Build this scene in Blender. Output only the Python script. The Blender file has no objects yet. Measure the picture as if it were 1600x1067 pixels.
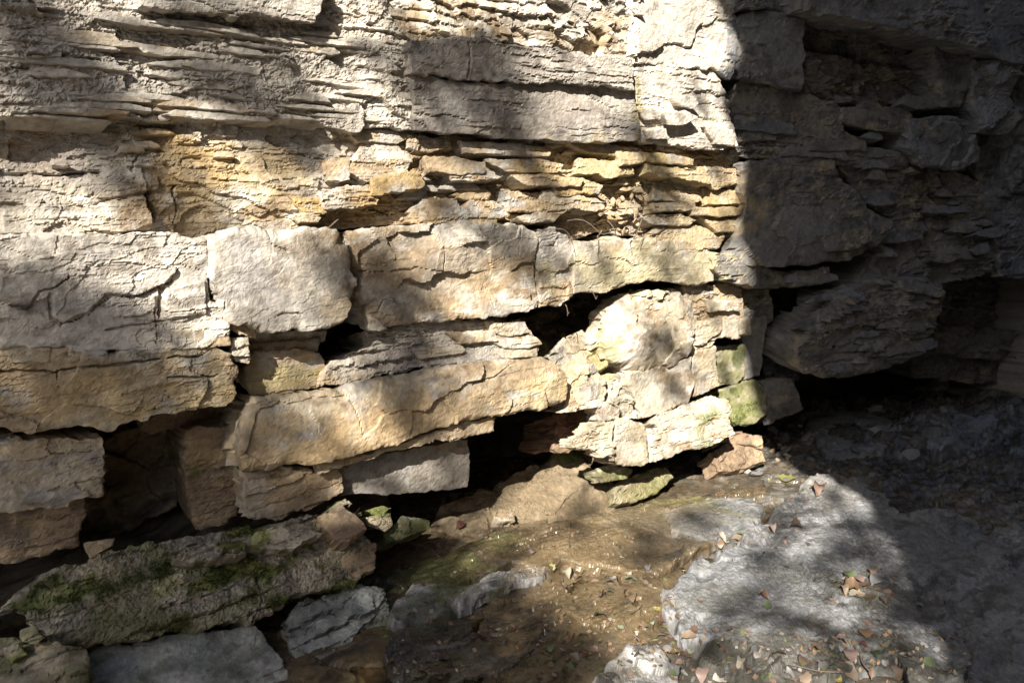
import bpy, math, random
import numpy as np

# ------------------------------------------------------------------ camera, sky, sun, exposure
scene = bpy.context.scene
C = scene.collection
FPX, CX, CY = 1600 * 28.0 / 36.0, 800.0, 533.5
PHI, THETA = math.radians(52.0), math.radians(9.27)     # heading from the cliff line, downward pitch
CAM = np.array([0.0, 0.0, 1.6])
FWD = np.array([math.cos(PHI) * math.cos(THETA), math.sin(PHI) * math.cos(THETA), -math.sin(THETA)])
RGT = np.array([math.sin(PHI), -math.cos(PHI), 0.0])
UPV = np.cross(RGT, FWD)
cam_data = bpy.data.cameras.new('camera')
cam_data.lens, cam_data.sensor_width = 28.0, 36.0
cam_data.clip_start, cam_data.clip_end = 0.05, 500.0
cam = bpy.data.objects.new('camera', cam_data)
C.objects.link(cam)
cam.location = CAM.tolist()
cam.rotation_euler = (math.pi / 2 - THETA, 0.0, PHI - math.pi / 2)
scene.camera = cam

SUN_EL, SUN_AL = math.radians(33.0), math.radians(54.0)  # elevation; angle to the left of the cliff's normal
S = np.array([-math.cos(SUN_EL) * math.sin(SUN_AL), -math.cos(SUN_EL) * math.cos(SUN_AL), math.sin(SUN_EL)])
world = bpy.data.worlds.new('World')
scene.world = world
world.use_nodes = True
wn = world.node_tree
bg = wn.nodes['Background']
sky = wn.nodes.new('ShaderNodeTexSky')
sky.sky_type = 'NISHITA'
sky.sun_disc = False
sky.sun_elevation = SUN_EL
sky.sun_rotation = math.atan2(S[0], S[1])
wn.links.new(sky.outputs[0], bg.inputs[0])
bg.inputs[1].default_value = 0.095
sun_data = bpy.data.lights.new('sun', 'SUN')
sun_data.energy, sun_data.angle, sun_data.color = 5.0, math.radians(0.53), (1.0, 0.95, 0.87)
sun = bpy.data.objects.new('sun', sun_data)
C.objects.link(sun)
sun.location = (S * 30).tolist()
from mathutils import Vector
sun.rotation_euler = Vector(S.tolist()).to_track_quat('Z', 'Y').to_euler()
vs = scene.view_settings
vs.view_transform, vs.look, vs.gamma, vs.use_curve_mapping = 'Standard', 'None', 1.0, False
vs.exposure = 1.62
scene.cycles.use_denoising = True
scene.cycles.max_bounces = 5

# ------------------------------------------------------------------ geometry of view: a traced point put on a real plane
WALL_Y = 3.0
BEND_X, BEND = 4.15, math.radians(12.0)
def ray(px, py):
    px = np.asarray(px, float); py = np.asarray(py, float)
    return FWD + ((px - CX) / FPX)[..., None] * RGT - ((py - CY) / FPX)[..., None] * UPV
def on_plane(px, py, P, N):
    d = ray(px, py)
    t = ((P - CAM) @ N) / (d @ N)
    return CAM + t[..., None] * d
def frame(yaw=0.0, pitch=0.0):
    y, p = math.radians(yaw), math.radians(pitch)
    nh = np.array([-math.sin(y), -math.cos(y), 0.0])
    N = math.cos(p) * nh + math.sin(p) * np.array([0, 0, 1.0])
    U = np.array([math.cos(y), -math.sin(y), 0.0])
    return U, np.cross(N, U), N
def wall_hit(px, py, p=0.0):
    a = on_plane(px, py, np.array([0, WALL_Y - p, 0.0]), np.array([0, -1.0, 0]))
    if a[..., 0] > BEND_X:
        n = np.array([-math.sin(BEND), -math.cos(BEND), 0.0])
        a = on_plane(px, py, np.array([BEND_X, WALL_Y, 0.0]) + n * p, n)
    return a
def ground_hit(px, py, z=0.0):
    return on_plane(px, py, np.array([0, 0, z]), np.array([0, 0, 1.0]))

# ------------------------------------------------------------------ numpy noise
def H(*k):
    h = np.full(np.broadcast(*k).shape, 0x9E3779B9, np.uint32)
    for i in k:
        h = (h ^ np.asarray(i).astype(np.int64).astype(np.uint32)) * np.uint32(0x85EBCA6B)
        h ^= h >> np.uint32(13)
        h = h * np.uint32(0xC2B2AE35)
        h ^= h >> np.uint32(16)
    return h
def h01(*k):
    return H(*k).astype(np.float64) / 4294967295.0
_GA = np.arange(256) * (2 * math.pi / 256)
_GC, _GS = np.cos(_GA), np.sin(_GA)
np.seterr(over='ignore')
def noise(x, y, s=0):
    i, j = np.floor(x).astype(np.int64), np.floor(y).astype(np.int64)
    fx, fy = x - i, y - j
    u, v = fx * fx * fx * (fx * (fx * 6 - 15) + 10), fy * fy * fy * (fy * (fy * 6 - 15) + 10)
    def g(di, dj):
        a = (H(i + di, j + dj, s) >> np.uint32(24)).astype(np.intp)
        return _GC[a] * (fx - di) + _GS[a] * (fy - dj)
    n0 = g(0, 0) * (1 - u) + g(1, 0) * u
    n1 = g(0, 1) * (1 - u) + g(1, 1) * u
    return (n0 * (1 - v) + n1 * v) * 1.5
def fbm(x, y, s=0, o=4, g=0.5):
    r, a, f = 0.0, 1.0, 1.0
    for k in range(o):
        r = r + a * noise(x * f + 17.3 * k, y * f - 9.1 * k, s + k)
        a *= g; f *= 2.03
    return r
def sm(x, a, b):
    t = np.clip((x - a) / (b - a), 0, 1)
    return t * t * (3 - 2 * t)
def voronoi(x, y, s):
    """nearest cell: id pair, offset to its centre, gap to the second nearest"""
    i, j = np.floor(x).astype(np.int64), np.floor(y).astype(np.int64)
    b1 = np.full(x.shape, 9.0); b2 = b1.copy()
    ci = np.zeros(x.shape, np.int64); cj = ci.copy(); dx = np.zeros(x.shape); dy = dx.copy()
    for di in (-1, 0, 1):
        for dj in (-1, 0, 1):
            ex = i + di + h01(i + di, j + dj, s) - x; ey = j + dj + h01(i + di, j + dj, s + 1) - y
            d = ex * ex + ey * ey
            n = d < b1
            b2 = np.where(n, b1, np.minimum(b2, d))
            b1 = np.where(n, d, b1)
            ci = np.where(n, i + di, ci); cj = np.where(n, j + dj, cj); dx = np.where(n, -ex, dx); dy = np.where(n, -ey, dy)
    return ci, cj, dx, dy, np.sqrt(b2) - np.sqrt(b1)
def laminae(a, b, t, L, amp, s, jag=0.5, warp=.55):
    """thin broken beds: every bed overhangs the one below by its own amount"""
    step = h01(np.floor(a / (L * .37) + .5 * noise(a / L * 3, b / t * .3, s + 5)), np.floor(b / (t * 3.1)), s + 9)
    q = b / t + warp * fbm(a / (t * 14), b / (t * 7), s + 1, 3) + jag * (step - .5) + .22 * noise(a / (t * .9), b / (t * 2), s + 2)
    k = np.floor(q); f = q - k
    j = np.floor(a / (L * (.5 + h01(k, s + 3))) + 9 * h01(k, s + 4) + .35 * noise(a / (t * 1.5), b / (t * 1.1), s + 6))
    v = h01(k, j, s + 7)
    return amp * 1.25 * (v ** 2.4) * (1 - .9 * f) - amp * .35 * (f > .92) * (h01(k, np.floor(a / L * 1.3), s + 8) > .45)
def terraces(a, b, fr, K, s):
    n = fbm(a * fr, b * fr * 1.5, s, 4) * K
    k = np.floor(n); f = n - k
    return (k + sm(f, .0, .9) * .25) / K
def facets(a, b, size, s):
    w = .12
    ci, cj, dx, dy, e = voronoi(a / size + w * fbm(a / size * 2, b / size * 2, s + 3, 2), b / size * 1.4 + w * fbm(a / size * 2 + 5, b / size * 2, s + 4, 2), s)
    return ((h01(ci, cj, s + 11) - .5) * 1.2 + (h01(ci, cj, s + 12) - .5) * 2 * dx + (h01(ci, cj, s + 13) - .5) * 2 * dy) * size * .5, e

# ------------------------------------------------------------------ polygons
def roughen(P, step, amp, s, closed=True):
    P = np.asarray(P, float); out = []
    n = len(P)
    for i in range(n if closed else n - 1):
        A, B = P[i], P[(i + 1) % n]
        L = np.hypot(*(B - A)); m = max(1, int(L / step))
        T = np.arange(m) / m
        out.append(A + (B - A) * T[:, None])
    if not closed: out.append(P[-1:])
    Q = np.concatenate(out)
    l = np.arange(len(Q)) * step
    if amp > 0 and len(Q) > 4:
        d = np.roll(Q, -1, 0) - np.roll(Q, 1, 0)
        d /= np.maximum(np.hypot(d[:, 0], d[:, 1]), 1e-9)[:, None]
        nrm = np.stack([d[:, 1], -d[:, 0]], 1)
        st = 1.3 * (h01(np.floor(l / (step * 4.3) + .6 * noise(l / step / 3, l * 0, s)), np.int64(s)) - .5)
        w = amp * (1.1 * noise(l / (step * 9), l * 0 + .5, s + 1) + .9 * st + .5 * noise(l / (step * 2.2), l * 0 + .3, s + 2))
        Q = Q + nrm * w[:, None]
    return Q
def seg_dist(px, py, Q, closed=True):
    """distance to a polyline, nearest point, inside flag"""
    A = Q if closed else Q[:-1]
    B = np.roll(Q, -1, 0) if closed else Q[1:]
    best = np.full(px.shape, 1e18); nx = px.copy(); ny = py.copy(); ins = np.zeros(px.shape, bool)
    for (ax, ay), (bx, by) in zip(A, B):
        ex, ey = bx - ax, by - ay
        t = np.clip(((px - ax) * ex + (py - ay) * ey) / max(ex * ex + ey * ey, 1e-12), 0, 1)
        qx, qy = ax + t * ex, ay + t * ey
        d = (px - qx) ** 2 + (py - qy) ** 2
        m = d < best
        best = np.where(m, d, best); nx = np.where(m, qx, nx); ny = np.where(m, qy, ny)
        if closed and ay != by:
            ins ^= ((ay > py) != (by > py)) & (px < (bx - ax) * (py - ay) / (by - ay) + ax)
    return np.sqrt(best), nx, ny, ins

# ------------------------------------------------------------------ meshes
def mesh_obj(name, V, F, mat, col=None, parent=None, smooth=False):
    F = np.asarray(F); k = F.shape[1]
    me = bpy.data.meshes.new(name)
    me.vertices.add(len(V)); me.vertices.foreach_set('co', np.asarray(V, np.float32).ravel())
    me.loops.add(F.size); me.loops.foreach_set('vertex_index', F.astype(np.int32).ravel())
    me.polygons.add(len(F)); me.polygons.foreach_set('loop_start', np.arange(0, F.size, k, dtype=np.int32))
    me.update(calc_edges=True)
    me.polygons.foreach_set('use_smooth', np.full(len(F), smooth))
    if col is not None:
        at = me.color_attributes.new('Col', 'FLOAT_COLOR', 'POINT')
        at.data.foreach_set('color', np.concatenate([col, np.ones((len(col), 1))], 1).astype(np.float32).ravel())
    me.validate()
    me.materials.append(mat)
    o = bpy.data.objects.new(name, me)
    C.objects.link(o)
    if parent is not None: o.parent = parent
    return o
def tag(o, label=None, category=None, group=None, kind=None):
    if label: o['label'] = label
    if category: o['category'] = category
    if group: o['group'] = group
    if kind: o['kind'] = kind
    return o
def empty(name, loc=(0, 0, 0)):
    o = bpy.data.objects.new(name, None); C.objects.link(o); o.location = loc
    o.empty_display_size = .1
    return o

# ------------------------------------------------------------------ materials
def rock_mat(name, rough=0.9, spec=0.25, grain=.75, bump=0.13, coat=0.0):
    m = bpy.data.materials.new(name); m.use_nodes = True
    nt = m.node_tree; N = nt.nodes; Lk = nt.links.new
    b = N['Principled BSDF']
    at = N.new('ShaderNodeAttribute'); at.attribute_name = 'Col'
    tc = N.new('ShaderNodeTexCoord')
    n1 = N.new('ShaderNodeTexNoise'); n1.inputs['Scale'].default_value = 55; n1.inputs['Detail'].default_value = 6; n1.inputs['Roughness'].default_value = .75
    n2 = N.new('ShaderNodeTexNoise'); n2.inputs['Scale'].default_value = 9; n2.inputs['Detail'].default_value = 5; n2.inputs['Roughness'].default_value = .65
    for n in (n1, n2): Lk(tc.outputs['Object'], n.inputs['Vector'])
    r1 = N.new('ShaderNodeMapRange'); r1.inputs[1].default_value = .25; r1.inputs[2].default_value = .75; r1.inputs[3].default_value = 1 - .42 * grain; r1.inputs[4].default_value = 1 + .32 * grain
    r2 = N.new('ShaderNodeMapRange'); r2.inputs[1].default_value = .25; r2.inputs[2].default_value = .75; r2.inputs[3].default_value = 1 - .3 * grain; r2.inputs[4].default_value = 1 + .22 * grain
    Lk(n1.outputs[0], r1.inputs[0]); Lk(n2.outputs[0], r2.inputs[0])
    mu = N.new('ShaderNodeMath'); mu.operation = 'MULTIPLY'; Lk(r1.outputs[0], mu.inputs[0]); Lk(r2.outputs[0], mu.inputs[1])
    vm = N.new('ShaderNodeVectorMath'); vm.operation = 'SCALE'; Lk(at.outputs['Color'], vm.inputs[0]); Lk(mu.outputs[0], vm.inputs['Scale'])
    Lk(vm.outputs[0], b.inputs['Base Color'])
    rr = N.new('ShaderNodeMapRange'); rr.inputs[1].default_value = .3; rr.inputs[2].default_value = .7; rr.inputs[3].default_value = max(.03, rough - .15); rr.inputs[4].default_value = min(1, rough + .1)
    Lk(n2.outputs[0], rr.inputs[0]); Lk(rr.outputs[0], b.inputs['Roughness'])
    b.inputs['Specular IOR Level'].default_value = spec
    b.inputs['Coat Weight'].default_value = coat; b.inputs['Coat Roughness'].default_value = .12
    bp = N.new('ShaderNodeBump'); bp.inputs['Strength'].default_value = bump; bp.inputs['Distance'].default_value = .006
    Lk(n1.outputs[0], bp.inputs['Height']); Lk(bp.outputs[0], b.inputs['Normal'])
    return m
M_DRY = rock_mat('dry_rock')
M_SLATE = rock_mat('grey_creek_rock', rough=.8, spec=.35, grain=1.1)
M_WET = rock_mat('wet_rock', rough=.27, spec=.5, grain=.9, bump=.4)
def leaf_mat():
    m = bpy.data.materials.new('leaf'); m.use_nodes = True
    nt = m.node_tree; N = nt.nodes; b = N['Principled BSDF']
    oi = N.new('ShaderNodeObjectInfo')
    tc = N.new('ShaderNodeTexCoord'); n = N.new('ShaderNodeTexNoise'); n.inputs['Scale'].default_value = 60; n.inputs['Detail'].default_value = 4
    nt.links.new(tc.outputs['Object'], n.inputs['Vector'])
    r = N.new('ShaderNodeMapRange'); r.inputs[1].default_value = .3; r.inputs[2].default_value = .7; r.inputs[3].default_value = .55; r.inputs[4].default_value = 1.25
    nt.links.new(n.outputs[0], r.inputs[0])
    v = N.new('ShaderNodeVectorMath'); v.operation = 'SCALE'
    nt.links.new(oi.outputs['Color'], v.inputs[0]); nt.links.new(r.outputs[0], v.inputs['Scale'])
    nt.links.new(v.outputs[0], b.inputs['Base Color'])
    b.inputs['Roughness'].default_value = .55
    return m
M_LEAF = leaf_mat()
def plain_mat(name, col, rough=.8):
    m = bpy.data.materials.new(name); m.use_nodes = True
    nt = m.node_tree; N = nt.nodes; b = N['Principled BSDF']
    tc = N.new('ShaderNodeTexCoord'); n = N.new('ShaderNodeTexNoise'); n.inputs['Scale'].default_value = 14; n.inputs['Detail'].default_value = 6
    nt.links.new(tc.outputs['Object'], n.inputs['Vector'])
    cr = N.new('ShaderNodeValToRGB')
    cr.color_ramp.elements[0].position, cr.color_ramp.elements[1].position = .3, .7
    cr.color_ramp.elements[0].color = [c * .6 for c in col] + [1]; cr.color_ramp.elements[1].color = [min(1, c * 1.3) for c in col] + [1]
    nt.links.new(n.outputs[0], cr.inputs[0]); nt.links.new(cr.outputs[0], b.inputs['Base Color'])
    b.inputs['Roughness'].default_value = rough
    return m
M_FOLIAGE = plain_mat('tree_leaf', (.07, .10, .025), .6)
M_BARK = plain_mat('bark', (.13, .10, .075), .9)

# ------------------------------------------------------------------ rock colours (albedo)
WHITE, GREYW, TAN, OCH, DGREY = (.53, .475, .39), (.35, .315, .265), (.34, .255, .16), (.36, .255, .12), (.17, .155, .145)
PALE, BROWN, RUST, SLATE, LSLATE, DWET, WETB, MOSS, DMOSS = (.45, .38, .27), (.22, .155, .10), (.20, .095, .05), (.15, .15, .145), (.23, .225, .215), (.045, .04, .034), (.10, .073, .042), (.11, .125, .03), (.05, .06, .02)
STYLE = {   # base, second, third, share of the third, speckle
    'grey':  (GREYW, WHITE, (.31, .27, .22), .45), 'greytan': (GREYW, TAN, WHITE, .5), 'white': (WHITE, (.50, .45, .38), GREYW, .35),
    'tan':   (TAN, PALE, GREYW, .45), 'ochre': (OCH, TAN, GREYW, .4), 'stain': ((.26, .23, .19), (.34, .305, .26), (.16, .14, .12), .5),
    'pale':  (PALE, WHITE, TAN, .4), 'brown': (BROWN, TAN, (.17, .13, .095), .4), 'shade': ((.20, .185, .165), (.135, .125, .115), (.25, .215, .16), .4),  # 'shade' styles: albedo lowered to deepen the shaded part of the cliff
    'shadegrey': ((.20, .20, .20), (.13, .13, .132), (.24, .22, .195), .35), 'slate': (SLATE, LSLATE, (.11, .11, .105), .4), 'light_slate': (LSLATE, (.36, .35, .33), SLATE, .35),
    'wet':   (WETB, (.13, .096, .057), (.06, .05, .038), .5), 'darkwet': (DWET, (.09, .075, .055), (.12, .115, .105), .4),
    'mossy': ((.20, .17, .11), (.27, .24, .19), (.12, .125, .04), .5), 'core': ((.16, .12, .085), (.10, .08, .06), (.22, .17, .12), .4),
    'greenstone': ((.23, .21, .12), (.16, .155, .07), (.32, .29, .2), .4), 'smooth_slate': ((.21, .215, .20), (.16, .165, .14), (.27, .265, .25), .35),
    'wetbrown': ((.17, .125, .075), (.22, .17, .11), (.11, .085, .055), .45), 'creek_slate': ((.16, .162, .164), (.22, .22, .22), (.10, .098, .094), .5),
    'rust': ((.19, .10, .06), (.25, .16, .10), (.13, .08, .055), .4),
}
PATCH = []     # (centre, radius xyz, colour, strength)
def wpatch(px, py, rx, ry, col, k=.8, ry3=.8):
    c = wall_hit(px, py); e = wall_hit(px + rx, py); f = wall_hit(px, py - ry)
    PATCH.append((c, np.array([abs(e[0] - c[0]), ry3, abs(f[2] - c[2])]), np.array(col), k))
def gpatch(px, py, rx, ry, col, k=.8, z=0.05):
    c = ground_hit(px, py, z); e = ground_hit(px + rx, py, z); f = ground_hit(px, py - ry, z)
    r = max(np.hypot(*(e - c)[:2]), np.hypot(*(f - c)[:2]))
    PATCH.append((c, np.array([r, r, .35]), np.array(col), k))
def colour(X, style, s, a, b):
    c0, c1, c2, sh = [np.array(c) if k < 3 else c for k, c in enumerate(STYLE[style])]
    dry = style in ('grey', 'greytan', 'white', 'tan', 'ochre', 'stain', 'pale')
    n1 = fbm(a * 1.7, b * 2.6, s + 40, 4); n2 = fbm(a * 6 + 3, b * 11, s + 50, 4); n3 = fbm(a * 26, b * 30, s + 60, 3)
    w = sm(n1, -.35, .45)[:, None]
    col = c0 * (1 - w) + c1 * w
    w = (sm(n2 + .5 * n1, .55 - sh, .9 - sh * .6))[:, None]
    col = col * (1 - w) + c2 * w
    w = (.33 * sm(fbm(a * 3.1 + 7, b * 1.3, s + 70, 3) + .5 * n2, .25, .6))[:, None]      # pale bloom in upright runs
    col = col * (1 - w) + (np.array((.45, .425, .39)) if dry else c1) * w
    w = (.6 * sm(fbm(a * 14, b * 22, s + 80, 4) + .4 * n1, .28, .55))[:, None]            # dark lichen and iron specks
    col = col * (1 - w) + col * np.array((.50, .46, .42)) * w
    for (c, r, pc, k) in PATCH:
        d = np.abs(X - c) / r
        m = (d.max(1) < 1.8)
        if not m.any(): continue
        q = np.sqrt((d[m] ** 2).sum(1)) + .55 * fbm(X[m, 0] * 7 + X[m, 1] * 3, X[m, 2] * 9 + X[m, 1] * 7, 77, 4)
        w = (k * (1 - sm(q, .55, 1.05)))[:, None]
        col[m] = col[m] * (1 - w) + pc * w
    return np.clip(col * (1 + .22 * n3[:, None]), .01, .8)

STATS = [0]
def rock(name, poly, plane, style='grey', rndk=.5, fine=1.0, pits=None, thick=.35, jag=.010, low=.02, rough=.0012, lam=None, terr=None, fac=None, rnd=.03, bulge=0.0,
         cracks=(), sheets=(), mat=None, parent=None, seed=0, gscale=1.0, px=True, grow=0.0):
    """One stone: traced outline on its own plane, a relief on its face, deep sides. plane = (P, U, V, N)"""
    P, U, V, N = plane
    poly = np.asarray(poly, float)
    def to2(q):
        q = np.asarray(q, float); w = on_plane(q[:, 0], q[:, 1], P, N) - P
        return np.stack([w @ U, w @ V], 1)
    Q = to2(poly) if px else poly
    ctr3 = P + U * Q[:, 0].mean() + V * Q[:, 1].mean()
    dist = np.linalg.norm(ctr3 - CAM)
    g = max(.0035, dist / 796 * 1.25) * gscale
    size = min(np.ptp(Q[:, 0]), np.ptp(Q[:, 1]))
    jag = min(jag, size * .09)
    if grow:
        ar = .5 * np.sum(Q[:, 0] * np.roll(Q[:, 1], -1) - np.roll(Q[:, 0], -1) * Q[:, 1])
        e1 = Q - np.roll(Q, 1, 0); e2 = np.roll(Q, -1, 0) - Q
        tn = e1 / np.maximum(np.hypot(*e1.T), 1e-9)[:, None] + e2 / np.maximum(np.hypot(*e2.T), 1e-9)[:, None]
        tn /= np.maximum(np.hypot(*tn.T), 1e-9)[:, None]
        Q = Q + np.sign(ar) * grow * np.stack([tn[:, 1], -tn[:, 0]], 1)
    per = np.hypot(*(np.roll(Q, -1, 0) - Q).T).sum()
    Q = roughen(Q, max(g * 1.3, .008, per / 320), jag, seed + 100)
    x0, y0 = Q.min(0) - g; x1, y1 = Q.max(0) + g
    nx, ny = max(4, int((x1 - x0) / g) + 2), max(4, int((y1 - y0) / g) + 2)
    ax, ay = np.meshgrid(np.linspace(x0, x1, nx), np.linspace(y0, y1, ny))
    d, qx, qy, ins = seg_dist(ax.ravel(), ay.ravel(), Q)
    ins2 = ins.reshape(ny, nx)
    quad = ins2[:-1, :-1] | ins2[1:, :-1] | ins2[:-1, 1:] | ins2[1:, 1:]
    a = np.where(ins, ax.ravel(), qx); b = np.where(ins, ay.ravel(), qy); d = np.where(ins, d, 0.0)
    # only vertices in use
    J, I = np.nonzero(quad)
    idx = np.arange(nx * ny).reshape(ny, nx)
    F = np.stack([idx[J, I], idx[J, I + 1], idx[J + 1, I + 1], idx[J + 1, I]], 1)
    use = np.zeros(nx * ny, bool); use[F.ravel()] = True
    new = np.cumsum(use) - 1
    F = new[F]; a, b, d = a[use], b[use], d[use]
    o = ctr3 @ np.array([1.0, .37, .0]) if px else seed * 1.7     # noise runs on across neighbours of a plane
    na, nb = a + o + seed * .13, b + P[2] + seed * .07
    h = .6 * low * fbm(na * 1.9, nb * 2.6, seed + 1, 4, .42)
    h += rough * 1.3 * fbm(na * 40, nb * 52, seed + 2, 4, .7) + rough * .8 * fbm(na * 13, nb * 19, seed + 3, 3)
    if fine:
        mk = sm(fbm(na * 2.3, nb * 3.1, seed + 15, 3), -.3, .35)
        h += fine * mk * (laminae(na, nb, .014, .16, .0045, seed + 16) + laminae(na, nb, .038, .45, .009, seed + 17))
    if pits:
        _, _, px_, py_, pe = voronoi(na / pits[0], nb / pits[0], seed + 18)
        h -= pits[1] * (1 - sm(np.hypot(px_, py_), .12, .42)) * sm(noise(na * 3, nb * 3, seed + 19), -.1, .4)
    if terr: h += terr[1] * terraces(na, nb, terr[0], 2.6, seed + 4)
    if fac:
        fh, fe = facets(na, nb, fac[0], seed + 5)
        h += fh * fac[1] - (.004 * (1 - sm(fe, 0, .06)) if fac[1] > .3 else 0)
    if lam:
        for (t, L, amp) in lam:
            mk = .12 + .88 * sm(fbm(na * 1.6, nb * 2.2, seed + int(t * 1e4), 3), -.2, .3)
            h += laminae(na, nb, t, L, amp, seed + int(t * 1e4)) * mk
    for (pts, w, dep) in cracks:
        q = roughen(to2(pts), .012, .006, seed + 31, False)
        cd = seg_dist(a, b, q, False)[0]
        w = w * (.12 + 1.1 * sm(noise(na * 7, nb * 7, seed + 33), -.35, .6))
        h -= dep * .5 * (1 - sm(cd, w * .3, w))
    for (pts, dh) in sheets:
        q = roughen(to2(pts), .012, .007, seed + 41)
        sd, _, _, si = seg_dist(a, b, q)
        h += np.where(si, dh * (.35 + .65 * sm(sd, 0, .004)), 0) * (1 - .3 * sm(sd, .0, .25))
    if rnd > 0:
        R = np.minimum(rnd * rndk * (.12 + 1.5 * sm(noise(na * 7, nb * 9, seed + 21), -.3, .6)), size * .45)
        t = 1 - np.clip(d / np.maximum(R, 1e-4), 0, 1)
        h -= R * .8 * (1 - np.sqrt(np.clip(1 - t * t, 0, 1)))
    if bulge: h += bulge * (1 - np.exp(-d / (size * .22)))
    X = P + a[:, None] * U + b[:, None] * V + h[:, None] * N
    # sides
    E = np.concatenate([F[:, [0, 1]], F[:, [1, 2]], F[:, [2, 3]], F[:, [3, 0]]])
    key = np.minimum(E[:, 0], E[:, 1]) * (len(a) + 1) + np.maximum(E[:, 0], E[:, 1])
    _, inv, cnt = np.unique(key, return_inverse=True, return_counts=True)
    be = E[cnt[inv] == 1]
    bv = np.unique(be)
    rm = np.full(len(a), -1); rm[bv] = np.arange(len(bv))
    ca, cb = Q[:, 0].mean(), Q[:, 1].mean()
    ea, eb = a[bv] - ca, b[bv] - cb
    el = np.maximum(np.hypot(ea, eb), 1e-6); ea /= el; eb /= el
    rings = [X]; ra, rb = [a], [b]; base = len(a); prev = None
    deps = [d_ for d_ in (.012, .03, .06, .10, .15, .21, .28) if d_ < thick * .85] + [thick]
    for k, dep in enumerate(deps):
        w = -.006 * k + .012 * fbm(na[bv] * 9 + dep * 14, nb[bv] * 14 + dep * 9, seed + 8, 3) * (k > 0)
        if k: w = w + .7 * laminae(na[bv] * .3 + dep, nb[bv], .05, .12, min(.035, size * .12), seed + 22)
        Y = X[bv] - N * dep + (ea * w)[:, None] * U + (eb * w)[:, None] * V
        rings.append(Y); ra.append(a[bv] + ea * dep); rb.append(b[bv] + eb * dep)
        top = (lambda e: e) if k == 0 else (lambda e, o=base - len(bv): o + rm[e])
        q = np.stack([top(be[:, 1]), top(be[:, 0]), base + rm[be[:, 0]], base + rm[be[:, 1]]], 1)
        F = np.concatenate([F, q]); base += len(bv)
    X = np.concatenate(rings)
    ca_, cb_ = np.concatenate(ra) + o + seed * .13, np.concatenate(rb) + P[2] + seed * .07
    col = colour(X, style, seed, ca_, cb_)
    STATS[0] += len(F) * 2
    return mesh_obj(name, X, F, mat or M_DRY, col, parent)

def wp(poly, p=0.0, yaw=None, pitch=0.0):
    """plane parallel to the cliff (or turned by yaw / leaning back by pitch) standing p metres proud of it at the outline's middle"""
    m = np.asarray(poly, float)
    c = wall_hit(np.clip(m[:, 0].mean(), 5, 1595), m[:, 1].mean(), p)
    if yaw is None: yaw = math.degrees(BEND) if c[0] > BEND_X else 0.0
    return (c,) + frame(yaw, pitch)
def gp(poly, z=0.0, tx=0.0, ty=0.0):
    """near-level plane at height z in the outline's middle, falling tx along x and ty along y (metres per metre)"""
    m = np.asarray(poly, float); c = ground_hit(m[:, 0].mean(), m[:, 1].mean(), z)
    N = np.array([tx, ty, 1.0]); N /= np.linalg.norm(N)
    U = np.cross(np.array([0, 1.0, 0]), N); U /= np.linalg.norm(U)
    return (c, U, np.cross(N, U), N)

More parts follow.
